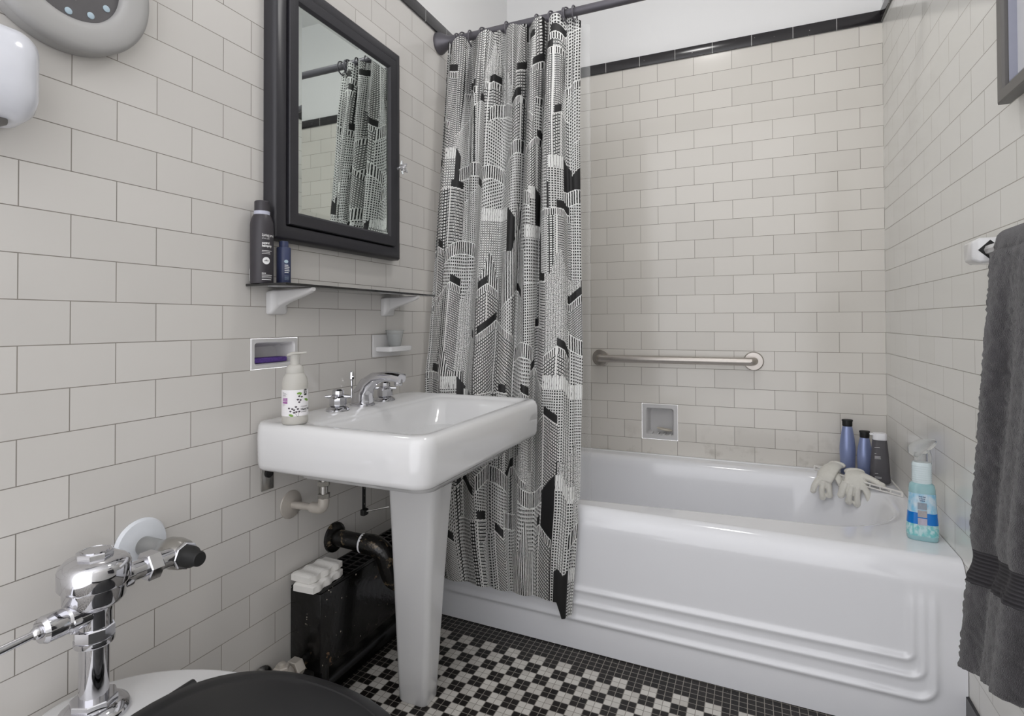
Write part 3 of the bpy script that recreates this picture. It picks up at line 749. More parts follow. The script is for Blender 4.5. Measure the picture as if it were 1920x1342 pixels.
# tail to control stop
SY = -1.775; SZ_ = .583
link('tail_pipe', tube([(VX, VY+.025, .588), (VX, SY-.012, SZ_+.002)], .0165, 28, smooth=False), m_chrome, fv)
link('tail_collar', lathe([(.022, 0), (.0225, .004), (.0225, .012), (.018, .014)], T(VX, VY+.040, .588) @ Rx(-PI/2), 32), m_chrome, fv)
link('tail_nut', ngon_prism(6, .0255, 0, .024, T(VX, VY+.078, .586) @ Rx(-PI/2), .002), m_chrome, fv, smooth=15)
st = link('control_stop', lathe([(.0175, 0), (.0175, .060), (.020, .070), (.0265, .085), (.0285, .105), (.0265, .122), (.024, .128)], T(.001, SY, SZ_) @ Ry(PI/2), 36), m_chrome2, fv, smooth=50)
link('stop_ring', ngon_prism(8, .0245, 0, .009, T(.127, SY, SZ_) @ Ry(PI/2), .0015), m_chrome, st, smooth=15)
link('stop_cap', lathe([(.0195, 0), (.019, .012), (.0145, .018), (.0135, .032), (.012, .0345)], T(.136, SY, SZ_) @ Ry(PI/2), 32), m_rubber, st)
link('wall_plate', lathe([(.050, 0), (.051, .003), (.047, .009), (.030, .0135), (.0185, .014)], T(.0008, SY, SZ_) @ Ry(PI/2), 40), mat('white painted plate', (222,226,232), .18, coat=.3), fv)

# ------------------------------------------------------------------ toilet
to = thing('toilet', 'white floor toilet with closed black seat lid at the lower left', 'toilet', (.38, VY, 0))
def egg(x0, x1, hw, z, n=56, p=2.0, cx=None):
    cx = cx if cx is not None else x0+(x1-x0)*.45; out = []
    for k in range(n):
        a = 2*PI*k/n; c, s = math.cos(a), math.sin(a)
        rx = (x1-cx) if c > 0 else (cx-x0)
        out.append((cx+rx*math.copysign(abs(c)**(2/p), c), VY+hw*math.copysign(abs(s)**(2/p), s), z))
    return out
bowl = [egg(.16, .58, .11, .0, p=2.6), egg(.16, .58, .112, .02, p=2.6), egg(.17, .55, .095, .10, p=2.4), egg(.15, .57, .11, .20), egg(.09, .64, .15, .30), egg(.045, .68, .176, .35), egg(.035, .685, .181, .372), egg(.035, .685, .180, .3805), egg(.045, .675, .172, .3835)]
link('bowl', loft(bowl), m_china, to, smooth=50)
seat = [egg(.225, .70, .180, .3850, p=2.2), egg(.220, .700, .180, .390, p=2.2), egg(.220, .700, .180, .398, p=2.2), egg(.226, .70, .180, .401, p=2.2)]
link('seat', loft(seat), m_blackseat, to, smooth=40)
lid = [egg(.222, .697, .176, .4025, p=2.2), egg(.218, .700, .180, .406, p=2.2), egg(.219, .699, .179, .412, p=2.2), egg(.226, .693, .173, .4165, p=2.2), egg(.245, .675, .157, .419, p=2.2), egg(.252, .672, .155, .4175, p=2.2), egg(.262, .662, .146, .4185, p=2.2), egg(.30, .62, .11, .4215), egg(.40, .53, .04, .4225)]
link('lid', loft(lid), m_blackseat, to, smooth=40)
for s in (-1, 1):
    link('hinge', tube([(.222, VY+s*.075-.022, .398), (.222, VY+s*.075+.022, .398)], .010, 14, smooth=False), m_blackseat, to)

# ------------------------------------------------------------------ clock and dispenser on the left wall
CY, CZ = -1.918, 1.620
ck = thing('wall_clock', 'round silver wall clock with a dark dial at the upper left', 'clock', (0, CY, CZ-.134))
MC = T(0, CY, CZ) @ Ry(PI/2) @ Rz(PI/2)
link('case', lathe([(.122, .001), (.1335, .002), (.1345, .012), (.134, .024)], T(0, CY, CZ) @ Ry(PI/2), 90), m_clockring, ck, smooth=50)
link('bezel', lathe([(.134, .0235), (.1350, .028), (.134, .034), (.131, .039), (.125, .042), (.115, .0435), (.095, .0425), (.087, .0405), (.0835, .037), (.0825, .027)], T(0, CY, CZ) @ Ry(PI/2), 90, cap0=False, cap1=False), m_clockring, ck, smooth=50)
link('dial', lathe([(.0825, .026), (.0825, .0275)], T(0, CY, CZ) @ Ry(PI/2), 60), m_dial, ck)
for k in range(12):
    a = 2*PI*k/12
    link('hour_marker', lathe([(.0058, 0), (.0058, .0012), (.0045, .0018)], T(.0275, CY+.070*math.sin(a), CZ+.070*math.cos(a)) @ Ry(PI/2), 18), m_lume, ck)
def hand(ang, L_, w, x):
    d = Vector((0, math.sin(ang), math.cos(ang))); n = Vector((0, math.cos(ang), -math.sin(ang))); c = Vector((x, CY, CZ))
    g = G(); pts = [c-d*.014-n*w*.6, c-d*.014+n*w*.6, c+d*L_*.94+n*w*.5, c+d*L_, c+d*L_*.94-n*w*.5]
    g.add([tuple(p) for p in pts]+[tuple(p+Vector((.001, 0, 0))) for p in pts], [(0, 1, 2, 3, 4), (9, 8, 7, 6, 5)]+[(i, (i+1) % 5, (i+1) % 5+5, i+5) for i in range(5)]); return g
link('hour_hand', hand(math.radians(168), .048, .0035, .0300), m_white, ck, smooth=1)
link('minute_hand', hand(math.radians(70), .066, .0025, .0318), m_white, ck, smooth=1)
ds = thing('soap_dispenser', 'white wall-mounted plastic dispenser at the left edge below the clock', 'dispenser', (0, -2.06, 1.31))
def disp():
    rings = []
    for x, y0, y1, z0, z1, r in ((.001, -2.115, -1.985, 1.325, 1.462, .02), (.03, -2.118, -1.982, 1.32, 1.465, .025), (.075, -2.115, -1.986, 1.322, 1.46, .028), (.095, -2.110, -1.992, 1.330, 1.452, .03), (.107, -2.098, -2.004, 1.345, 1.438, .03), (.112, -2.08, -2.02, 1.37, 1.41, .018)):
        rings.append([(x, p[0], p[1]) for p in rr(y0, y1, z0, z1, r, 0, 8)])
    return loft(rings)
link('housing', disp(), mat('glossy white plastic', (226,228,236), .14, coat=.4), ds, smooth=60)
link('spout', box(.03, .075, -2.085, -2.02, 1.312, 1.324, .004), m_picframe, ds)

# ------------------------------------------------------------------ grab bar
gb = thing('grab_bar', 'brushed steel grab bar on the back wall over the bathtub', 'grab bar', (.78, -.03, .852))
for x in (.465, 1.103):
    link('flange', lathe([(.0385, 0), (.0385, .006), (.035, .0095), (.020, .010), (.0165, .010)], T(x, -.0008, .852) @ Rx(PI/2), 40), m_steel, gb)
link('bar', tube([(.465, -.008, .852), (.465, -.030, .852), (.472, -.044, .852), (.487, -.050, .852), (.52, -.0505, .852), (1.048, -.0505, .852), (1.081, -.050, .852), (1.096, -.044, .852), (1.103, -.030, .852), (1.103, -.008, .852)], .0162, 24, sub=5), m_steel, gb, smooth=60)

# ------------------------------------------------------------------ curtain rod + rings + curtain
RY, RZ_ = -.65, 2.086
rd = thing('curtain_rod', 'dark grey shower curtain rod running from wall to wall above the tub', 'curtain rod', (W/2, RY, RZ_))
link('rod', tube([(.004, RY, RZ_), (W-.004, RY, RZ_)], .0145, 24, smooth=False), m_rodgrey, rd)
for x, s in ((.0008, 1), (W-.0008, -1)):
    link('end_flange', lathe([(.040, 0), (.041, .004), (.039, .012), (.029, .030), (.021, .046), (.0195, .060), (.0175, .078)], T(x, RY, RZ_) @ Ry(s*PI/2), 36), m_rodgrey, rd, smooth=50)
ring_x = (.088, .112, .142, .196, .292, .410, .464, .508, .520, .545)
for i, x in enumerate(ring_x):
    g = torus((x, RY-.004, RZ_-.010), .0265, .0028, Rz(random.uniform(-.3, .3)) @ Ry(PI/2), 26, 8)
    o = link('curtain_ring', g, m_rodgrey, None, loc=(x, RY, RZ_), smooth=60)
    tag(o, 'grey ring holding the shower curtain on the rod', 'curtain ring', 'curtain rings on the rod')

def curtain():
    NS, NZ = 760, 940
    s = np.linspace(0, 1, NS+1); zt, zb = 2.070, .165
    t = np.linspace(0, 1, NZ+1)                         # 0 = top, 1 = hem
    Sg, Tg = np.meshgrid(s, t, indexing='ij')
    # outline measured down the curtain
    tz = np.array([0, .2, .45, .65, .85, 1.0])
    xl = np.interp(Tg, tz, [.055, .050, .040, .030, .075, .125])
    xr = np.interp(Tg, tz, [.562, .566, .583, .597, .608, .585])
    yc = np.interp(Tg, [0, .1, .6, .85, .93, 1.0], [-.668, -.685, -.775, -.868, -.880, -.872])
    amp = np.interp(Tg, [0, .12, .5, .85, 1], [.022, .026, .022, .016, .008])
    # right-hand end hangs a little lower
    low = .050*np.clip((Sg-.90)/.03, 0, 1)
    Z = zt-(zt-zb+low)*Tg+.010*(1-Tg)**8*np.cos(2*PI*9.5*Sg)
    ph = 2*PI*(5.4*Sg+.22*np.sin(2*PI*1.3*Sg+.6+1.2*Tg)+.10*np.sin(5*Tg+7*Sg))
    y = amp*np.sin(ph)+.42*amp*np.sin(2*PI*(9.3*Sg+.25*Tg)+1.3+.8*np.sin(3*Tg))*(1-.75*Tg)
    y += .006*np.sin(14*Tg+9*Sg)*(1-Tg)
    y += .010*np.exp(-((Tg-.10)/.05)**2)*np.sin(2*PI*17*Sg)
    xw = .010*np.cos(ph+.6)
    edge = np.clip(np.minimum(Sg, 1-Sg)/.03, 0, 1)
    X = xl+(xr-xl)*Sg+xw*edge; Y = yc+y*edge
    # right end folds back behind itself
    Y += .035*np.clip((Sg-.955)/.045, 0, 1)
    X = np.maximum(X, .012); Y = np.where(Z < .47, np.minimum(Y, -.845-.006*edge), Y)
    # soften that limit
    co = np.stack([X, Y, Z], -1)
    # flat cloth coordinates (metres)
    mid = int(NZ*.5); dx = np.diff(X[:, mid]); dy = np.diff(Y[:, mid]); arc = np.concatenate([[0], np.cumsum(np.hypot(dx, dy))])
    print('cloth width', arc[-1])
    Uf = arc; Vf = 2.0*(1-t)
    # ---- cityscape print: per-cell pattern coordinates, painted back to front
    uc = (Uf[:-1]+Uf[1:])/2; vc = (Vf[:-1]+Vf[1:])/2
    UC, VC = np.meshgrid(uc, vc, indexing='ij')
    sty = np.full(UC.shape, 0.0); A = np.zeros(UC.shape+(6,))        # lu = a*u+b*v+c, lv = d*u+e*v+f
    rng = random.Random(21)
    Wd = arc[-1]
    blds = []
    rows = 13
    for r_ in range(rows):
        vt0 = 2.16-r_*(2.0/(rows-1))*.98
        u_ = -.05+rng.uniform(0, .05)
        while u_ < Wd+.05:
            w = rng.choice([.07, .09, .11, .14, .17]); blds.append((vt0+rng.uniform(-.06, .07), u_+w/2, w, rng.random(), rng.random())); u_ += w*rng.uniform(.8, 1.25)
    blds.sort(key=lambda b: -b[0])
    def paint(mask, st, a, b, c, d, e, f):
        sty[mask] = st; A[mask] = (a, b, c, d, e, f)
    for vt, xc, w, q1, q2 in blds:
        hgt = .5; split = .25+.5*q2; ul, ur = xc-w/2, xc+w/2; uk = ul+w*split
        typ = q1
        du = UC-uk
        if typ < .56:      # corner tower, two faces
            sl, sr = .55+.5*q2, .45+.4*(1-q2)
            if q1 < .12: sl = sr = .12
            top = vt-np.where(du < 0, -du*sl, du*sr)
            inside = (UC > ul) & (UC < ur) & (VC < top) & (VC > vt-hgt)
            # black roof edge above the left or right face
            roof = (UC > ul+.004) & (UC < uk) & (VC >= top) & (VC < top+.028) if q2 < .5 else (UC > uk) & (UC < ur-.004) & (VC >= top) & (VC < top+.028)
            paint(roof, 0, 0, 0, 0, 0, 0, 0)
            kind = 2 if q2 < .62 else 1
            fh = rng.choice([.0082, .0095, .0115]); ww = rng.choice([.0055, .0068, .0082])
            L_ = inside & (du < 0); R_ = inside & (du >= 0)
            paint(L_, kind, 1/ww, 0, -uk/ww, -sl/fh, 1/fh, (-vt+uk*sl)/fh)
            paint(R_, 2 if rng.random() < .5 else kind, 1/(ww*.8), 0, -uk/(ww*.8), sr/fh, 1/fh, (-vt-uk*sr)/fh)
            if w > .11:
                pw = .014+.012*q2; pm = inside & (UC > uk-pw*(1.4 if q2 > .45 else -.4)) & (UC < uk+pw*(-.4 if q2 > .45 else 1.4))
                sg_ = -sl if q2 > .45 else sr
                paint(pm, 8, 2/pw, 0, -uk*2/pw, sg_/fh, 1/fh, (-vt-uk*sg_)/fh)
            # crown: top band of vertical slots
            band = inside & (VC > top-.026); paint(band & (rng.random() < .6), 3, 1/.0068, 0, 0, 0, 1/.02, 0)
            paint(inside & (VC > top-.0035), 6, 0, 0, 0, 0, 0, 0)
            paint(inside & (np.abs(du) < .0022), 6, 0, 0, 0, 0, 0, 0)
        elif typ < .74:     # slab with a black shaded side
            sd = .025+.03*q2; sg = 1 if q2 < .5 else -1
            body = (UC > ul) & (UC < ur) & (VC < vt) & (VC > vt-hgt)
            side = ((UC > ur-sd) if sg > 0 else (UC < ul+sd))
            top = vt-np.where(side, (np.abs(UC-(ur-sd if sg > 0 else ul+sd)))*1.2, 0)
            body &= VC < top
            fh = rng.choice([.0088, .0100, .0118]); ww = rng.choice([.0070, .0085])
            paint(body, rng.choice([1, 1, 7]), 1/ww, 0, -ul/ww, 0, 1/fh, -vt/fh)
            paint(body & side, 0, 0, 0, 0, 0, 0, 0)
            crown = body & ~side & (VC > vt-.045)
            paint(crown, 4, 1/ww, 0, -ul/ww, 0, 1/fh, 0)
        elif typ < .90:     # curved facade with sagging floors and a slotted crown
            cv = 3.0+5*q2; xm = xc
            top = vt-cv*(UC-xm)**2*(1 if q2 > .4 else -1)
            body = (UC > ul-.01) & (UC < ur+.01) & (VC < top) & (VC > vt-hgt)
            fh = rng.choice([.010, .0125]); ww = .0078; slope = rng.uniform(-.5, .5)
            paint(body, 1.0, 1/ww, 0, -ul/ww, slope/fh, 1/fh, -vt/fh-slope*xm/fh)
            slots = body & (VC > top-.050); paint(slots, 3, 1/.0085, 0, 0, 0, 1/.05, 0)
            paint(body & (VC > top-.003), 6, 0, 0, 0, 0, 0, 0)
            paint(body & (VC < top-.050) & (VC > top-.054), 6, 0, 0, 0, 0, 0, 0)
        else:               # fluted skyscraper / ornate gothic tower
            tp = vt-np.abs(UC-xc)*3.2
            body = (UC > ul) & (UC < ur) & (VC < np.maximum(tp, vt-.10)) & (VC > vt-hgt)
            paint(body, 3 if q2 < .5 else 5, 1/.0085, 0, -ul/.0085, 0, 1/.02, 0)
            paint(body & ((UC < ul+.003) | (UC > ur-.003)), 0, 0, 0, 0, 0, 0, 0)
    verts = co.reshape(-1, 3)
    iu, iv = np.meshgrid(np.arange(NS), np.arange(NZ), indexing='ij')
    a = (iu*(NZ+1)+iv).ravel(); quads = np.stack([a, a+(NZ+1), a+(NZ+1)+1, a+1], -1)
    me = bpy.data.meshes.new('shower_curtain')
    me.vertices.add(len(verts)); off = np.array((.31, -.75, .165))
    me.vertices.foreach_set('co', (verts-off).astype(np.float32).ravel())
    me.loops.add(quads.size); me.loops.foreach_set('vertex_index', quads.astype(np.int32).ravel())
    me.polygons.add(len(quads)); me.polygons.foreach_set('loop_start', np.arange(0, quads.size, 4, dtype=np.int32))
    me.update(calc_edges=True); me.validate()
    me.polygons.foreach_set('use_smooth', np.ones(len(quads), dtype=bool))
    uu = np.repeat(Uf[:, None], NZ+1, 1); vv = np.repeat(Vf[None, :], NS+1, 0)
    cu = np.stack([uu.ravel()[quads[:, k]] for k in range(4)], 1); cvv = np.stack([vv.ravel()[quads[:, k]] for k in range(4)], 1)
    Af = A.reshape(-1, 6); st = sty.ravel()
    lu = Af[:, 0:1]*cu+Af[:, 1:2]*cvv+Af[:, 2:3]; lvv = Af[:, 3:4]*cu+Af[:, 4:5]*cvv+Af[:, 5:6]
    dat = np.stack([lu, lvv, np.repeat(st[:, None], 4, 1)], -1).astype(np.float32)
    at = me.attributes.new('city', 'FLOAT_VECTOR', 'CORNER'); at.data.foreach_set('vector', dat.ravel())
    uvd = np.stack([cu, cvv], -1).astype(np.float32); uvl = me.uv_layers.new(name='cloth'); uvl.data.foreach_set('uv', uvd.ravel())
    o = bpy.data.objects.new('shower_curtain', me); C.objects.link(o); o.location = off
    n = N('cityscape curtain print')
    an = n.new('ShaderNodeAttribute', attribute_name='city'); sep = n.new('ShaderNodeSeparateXYZ'); n.link(an.outputs['Vector'], sep.inputs[0])
    un = n.new('ShaderNodeUVMap', uv_map='cloth')
    # slightly shaky hand-drawn lines
    wm = n.new('ShaderNodeMapping'); wm.inputs['Scale'].default_value = (130, 130, 1); n.link(un.outputs[0], wm.inputs[0])
    wz = n.new('ShaderNodeTexNoise'); wz.inputs['Scale'].default_value = 1; wz.inputs['Detail'].default_value = 2; n.link(wm.outputs[0], wz.inputs['Vector'])
    ws = n.new('ShaderNodeSeparateColor'); n.link(wz.outputs['Color'], ws.inputs[0])
    fu = n.math('FRACT', n.math('ADD', sep.outputs[0], n.math('MULTIPLY_ADD', ws.outputs[0],   .32, 1000))); fv_ = n.math('FRACT', n.math('ADD', sep.outputs[1], n.math('MULTIPLY_ADD', ws.outputs[1],   .28, 1000)))
    def rng_(x, lo, hi): return n.math('MULTIPLY', n.math('GREATER_THAN', x, lo), n.math('LESS_THAN', x, hi))
    win = n.math('MULTIPLY', rng_(fu, .18, .84), rng_(fv_, .20, .76))                       # black window
    s1_ = n.math('MAXIMUM', win, n.math('LESS_THAN', fv_, .07))
    band = n.math('LESS_THAN', fv_, .40); small = n.math('MULTIPLY', rng_(fu, .22, .76), rng_(fv_, .50, .86))
    s2_ = n.math('MAXIMUM', band, small)
    s3_ = n.math('LESS_THAN', fu, .52)
    s7_ = n.math('MAXIMUM', n.math('LESS_THAN', fu, .26), n.math('MULTIPLY', rng_(fu, .42, .86), rng_(fv_, .25, .7)))
    mp = n.new('ShaderNodeMapping'); mp.inputs['Scale'].default_value = (420, 40, 1); n.link(un.outputs[0], mp.inputs[0])
    nz = n.new('ShaderNodeTexNoise'); nz.inputs['Scale'].default_value = 1; nz.inputs['Detail'].default_value = 2; n.link(mp.outputs[0], nz.inputs['Vector'])
    s4_ = n.math('MAXIMUM', n.math('GREATER_THAN', nz.outputs[0], .64), n.math('LESS_THAN', fu, .12))
    mp2 = n.new('ShaderNodeMapping'); mp2.inputs['Scale'].default_value = (620, 330, 1); n.link(un.outputs[0], mp2.inputs[0])
    n2 = n.new('ShaderNodeTexNoise'); n2.inputs['Scale'].default_value = 1; n2.inputs['Detail'].default_value = 2; n.link(mp2.outputs[0], n2.inputs['Vector'])
    s5_ = n.math('MAXIMUM', n.math('GREATER_THAN', n2.outputs[0], .53), n.math('LESS_THAN', fu, .12))
    s8_ = n.math('SUBTRACT', 1.0, n.math('MULTIPLY', rng_(fu, .16, .84), rng_(fv_, .2, .78)))
    tot = None
    for k, v in ((0, 1.0), (1, s1_), (2, s2_), (3, s3_), (4, s4_), (5, s5_), (7, s7_), (8, s8_)):
        mk = n.math('MULTIPLY', n.math('COMPARE', sep.outputs[2], float(k), .4), v)
        tot = mk if tot is None else n.math('ADD', tot, mk)
    n.link(n.mix(tot, lin((226, 226, 224)), lin((20, 19, 20))), n.b.inputs['Base Color'])
    n.b.inputs['Roughness'].default_value = .6
    me.materials.append(n.m)
    tag(o, 'black and white cityscape print shower curtain bunched at the left end of the rod', 'shower curtain')
curtain()

def liner():
    vs = []; fs = []; nx, nz = 60, 40
    for i in range(nx+1):
        u = i/nx
        for j in range(nz+1):
            z = .33+(2.062-.33)*j/nz; t = 1-j/nz
            x = .14+(.437+.012*t)*u+.006*math.sin(3*t+8*u); y = -.603+.010*math.sin(2*PI*4.3*u+1.5*t)+.006*math.sin(2*PI*9*u)
            vs.append((x, y, z))
    for i in range(nx):
        for j in range(nz): a = i*(nz+1)+j; fs.append((a, a+nz+1, a+nz+2, a+1))
    m = mat('clear vinyl liner', (232,234,234), .25, alpha=.22, noise=(3,.01))
    o = link('shower_liner', G().add(vs, fs), m, None, smooth=0)
    tag(o, 'clear plastic shower liner hanging inside the tub behind the printed curtain', 'shower liner')
liner()

# ------------------------------------------------------------------ wire corner caddy, bottles, gloves
CZ_ = .452
cd = thing('corner_caddy', 'white wire corner caddy standing on the far right corner of the tub', 'caddy', (1.46, -.12, .436))
A_ = Vector((1.318, -.030, CZ_)); B_ = Vector((1.546, -.300, CZ_)); K_ = Vector((1.546, -.030, CZ_))
link('rim_wire', tube([A_, K_, B_], .0028, 8, smooth=False).merge(tube([A_, A_.lerp(B_, .5)+Vector((-.012, -.010, 0)), B_], .0032, 8)), m_wire, cd)
lowz = Vector((0, 0, -.013))
link('floor_wire', G().merge(tube([A_+lowz, A_.lerp(B_, .5)+lowz+Vector((-.01, -.008, 0)), B_+lowz], .0026, 8)), m_wire, cd)
for k in range(1, 10):
    f = k/10; P0 = A_.lerp(B_, f)+Vector((-.011, -.009, 0))*(4*f*(1-f)); P1 = Vector((P0.x, -.032, CZ_))
    link('cross_wire', tube([P0, P0+lowz, P1+lowz, P1], .0022, 6, smooth=False), m_wire, cd)
for P0 in (A_, B_): link('post', tube([P0, Vector((P0.x-(.0), P0.y, .437))], .004, 8, smooth=False), m_wire, cd)
SB = CZ_-.013+.0027
for (x, y, h, lb, sx) in ((1.424, -.066, .203, 'tallest blue shampoo bottle with black cap, left of the three in the corner caddy', 1), (1.474, -.098, .170, 'shorter blue bottle with black cap, middle of the three in the corner caddy', .93)):
    b = thing('shampoo_bottle', lb, 'bottle', (x, y, SB), 'bottles in the corner caddy')
    hb = h-.024
    link('body', lathe([(.021*sx, 0), (.0235*sx, .003), (.0265*sx, hb*.5), (.0262*sx, hb*.58), (.023*sx, hb*.76), (.0165*sx, hb*.985), (.015*sx, hb)], T(x, y, SB), 28, sx=1, sy=.72), m_blue, b, smooth=55)
    link('cap', lathe([(.0155*sx, hb), (.0168*sx, hb+.002), (.0170*sx, hb+.018), (.0185*sx, hb+.0185), (.0185*sx, hb+.024), (.016*sx, hb+.025)], T(x, y, SB), 24, sy=.8), m_rubber, b)
gx, gy = 1.512, -.148
b = thing('conditioner_bottle', 'dark grey bottle with white cap, right of the three in the corner caddy', 'bottle', (gx, gy, SB), 'bottles in the corner caddy')
rings = [[(gx+px, gy+py, SB+z) for px, py, _ in rr(-a, a, -bb, bb, bb*.8, 0, 6)] for a, bb, z in ((.028, .018, 0), (.031, .020, .003), (.0285, .019, .06), (.0235, .0175, .13), (.0215, .017, .150))]
link('body', loft(rings), m_greybot, b, smooth=40)
link('cap', loft([[(gx+px, gy+py, SB+z) for px, py, _ in rr(-a, a, -bb, bb, bb*.9, 0, 6)] for a, bb, z in ((.0215, .017, .151), (.022, .0175, .153), (.0215, .017, .172), (.0195, .015, .175))]), m_white_plastic, b, smooth=40)
link('flip_tab', box(gx-.031, gx-.018, gy-.008, gy+.004, SB+.166, SB+.173, .002), m_white_plastic, b)
for z, w_ in ((.125, .016), (.103, .005), (.094, .018), (.090, .018), (.086, .019), (.034, .010), (.022, .020), (.018, .020)):
    hw_ = np.interp(z, [0, .06, .13, .15], [.0205, .0192, .0177, .0172])+.0004
    link('fine_print', G().add([(gx-.019, gy-hw_, SB+z), (gx-.019+w_, gy-hw_, SB+z), (gx-.019+w_, gy-hw_, SB+z+.0013), (gx-.019, gy-hw_, SB+z+.0013)], [(0, 1, 2, 3)]), m_white, b, smooth=0)

def remesh(o, vox):
    r_ = o.modifiers.new('remesh', 'REMESH'); r_.mode = 'VOXEL'; r_.voxel_size = vox; r_.use_smooth_shade = True
    s_ = o.modifiers.new('smooth', 'SMOOTH'); s_.iterations = 3; s_.factor = .5
def glove(palm, fingers, thumb, cuff, label):
    g = G()
    g.merge(tube(palm[0], palm[1], 20, flat=.42))
    g.merge(tube(cuff[0], cuff[1], 20, flat=.45))
    for pts, r_ in fingers+[thumb]:
        r_ = [q*1.18 for q in r_]; g.merge(tube(pts, r_, 14, flat=.75)); g.merge(ball(pts[-1], r_[-1], 1, .75, 1))
    o = link('glove', g, m_glove, None, smooth=0); remesh(o, .0022)
    tag(o, label, 'glove', 'exfoliating gloves on the caddy')
# right glove: lies over the front wire, fingers hanging into the tub
glove(([(1.435, -.165, .470), (1.432, -.190, .462), (1.430, -.203, .440), (1.428, -.205, .428)], [.030, .036, .036, .033]),
      [([(1.399, -.200, .445), (1.388, -.206, .420), (1.383, -.208, .398)], [.0115, .0115, .0100]),
       ([(1.416, -.205, .435), (1.409, -.209, .405), (1.407, -.210, .380)], [.0120, .0115, .0105]),
       ([(1.434, -.207, .435), (1.432, -.211, .402), (1.432, -.212, .374)], [.0120, .0115, .0105]),
       ([(1.452, -.208, .440), (1.464, -.218, .412), (1.470, -.224, .388)], [.0120, .0115, .0110])],
      ([(1.452, -.190, .470), (1.480, -.215, .462), (1.502, -.235, .452)], [.0125, .0115, .0095]),
      ([(1.430, -.135, .468), (1.435, -.165, .474)], [.030, .031]), 'white knitted glove, right one of the pair draped over the corner caddy')
glove(([(1.385, -.085, .474), (1.365, -.115, .470), (1.345, -.145, .450), (1.336, -.155, .428)], [.026, .030, .033, .028]),
      [([(1.322, -.150, .435), (1.306, -.160, .412), (1.300, -.163, .392)], [.0110, .0105, .0090]),
       ([(1.334, -.155, .425), (1.328, -.163, .395), (1.330, -.166, .372)], [.0115, .0110, .0095]),
       ([(1.350, -.155, .428), (1.352, -.163, .402), (1.352, -.166, .382)], [.0115, .0110, .0100])],
      ([(1.372, -.130, .455), (1.385, -.150, .437), (1.390, -.156, .424)], [.0125, .0120, .0105]),
      ([(1.398, -.055, .470), (1.385, -.085, .476)], [.027, .030]), 'white knitted glove, left one of the pair draped over the corner caddy')

# ------------------------------------------------------------------ spray cleaner
sx_, sy_ = 1.509, -.694; SB2 = .4365
sb = thing('spray_bottle', 'clear blue spray cleaner bottle on the near right corner of the tub', 'spray bottle', (sx_, sy_, SB2))
FA = math.atan2(-2.4802-sy_, 1.0993-sx_)+PI/2+.12     # label faces the doorway
MS = T(sx_, sy_, SB2) @ Rz(FA) @ S(.95, .95, 1.06)
def brings(spec): return [[(p[0], p[1], z) for p in rr(-a, a, -b_, b_, b_*.85, 0, 7)] for a, b_, z in spec]
link('bottle', loft(brings(((.034, .020, 0), (.0365, .022, .004), (.037, .022, .03), (.034, .021, .06), (.031, .020, .10), (.0305, .019, .125), (.028, .018, .137), (.021, .016, .142)))).xf(MS), mat('aqua plastic', (176,220,226), .12, trans=.25, ior=1.3, coat=.3), sb, smooth=45)
n = N('spray label'); tc = n.new('ShaderNodeTexCoord').outputs['Generated']; sp_ = n.new('ShaderNodeSeparateXYZ'); n.link(tc, sp_.inputs[0])
c0 = n.mix(n.ramp(n.noise(5, tc), .4, .65), lin((206,224,236)), lin((140,200,230)))
c0 = n.mix(n.ramp(sp_.outputs[2], .28, .30), n.mix(n.ramp(n.noise(9, tc), .4, .6), lin((120,196,198)), lin((196,226,228))), c0)
blue = n.math('MULTIPLY', n.math('GREATER_THAN', sp_.outputs[2], .28), n.math('LESS_THAN', sp_.outputs[2], .55))
n.link(n.mix(blue, c0, lin((0,118,206))), n.b.inputs['Base Color']); n.b.inputs['Roughness'].default_value = .2
lg = loft(brings(((.0371, .0226, .012), (.0372, .0226, .03), (.0345, .0217, .06), (.0317, .0207, .10), (.0312, .0197, .116))), False, False).xf(MS)
link('label', lg, n.m, sb, smooth=45)
def onface(g, dy=.0228): g.v = [tuple(MS @ Vector((p[0], -(np.interp(p[1], [0, .03, .06, .10, .14], [.0228, .0232, .0222, .0212, .0192]))-.0004-p[2], p[1]))) for p in g.v]; return g
for k, (z, m_) in enumerate(((.078, 'grey photo print'), (.059, 'pale photo print'), (.040, 'pinkish photo print'))):
    link('picture_panel', onface(rect(-.0125, .0085, z, z+.0165, 4)), mat(m_, ((150,160,172), (176,170,172), (190,184,200))[k], .35, noise=(70,.35)), sb, smooth=0)
for k, s in enumerate(('Works Great', 'on Shower', 'Surfaces')):
    link('lettering', onface(text_geo(s, .0044, bold=.00012, width=.016-.002*k).xf(T(-.010+.001*k, .108-k*.0048, 0))), mat('navy print', (24,52,110), .4) if k == 0 else bpy.data.materials['navy print'], sb, smooth=0)
link('neck', loft(brings(((.0215, .0165, .138), (.0225, .017, .144), (.0225, .017, .188), (.0205, .016, .192)))).xf(MS), mat('pale aqua ribbed plastic', (222,236,240), .2), sb, smooth=40)
rg = G()
for k in range(8): rg.merge(loft(brings(((.0229, .0174, .145+k*.0053), (.0234, .0178, .1465+k*.0053), (.0229, .0174, .148+k*.0053))), False, False).xf(MS))
link('neck_ribs', rg, bpy.data.materials['pale aqua ribbed plastic'], sb, smooth=60)
hd = loft([[(x, p[0], p[1]) for p in rr(-hw, hw, z0, z1, min(hw, (z1-z0)/2)*.8, 0, 6)] for x, hw, z0, z1 in ((-.030, .010, .213, .228), (-.024, .014, .208, .236), (-.010, .016, .203, .245), (.010, .015, .214, .250), (.028, .012, .232, .252), (.034, .008, .240, .250))])
link('trigger_head', hd.merge(loft(brings(((.017, .013, .190), (.016, .012, .215))))).merge(tube([(.015, 0, .225), (.022, 0, .205), (.020, 0, .185)], [.006, .004, .003], 10)).xf(MS), m_frost, sb, smooth=50)

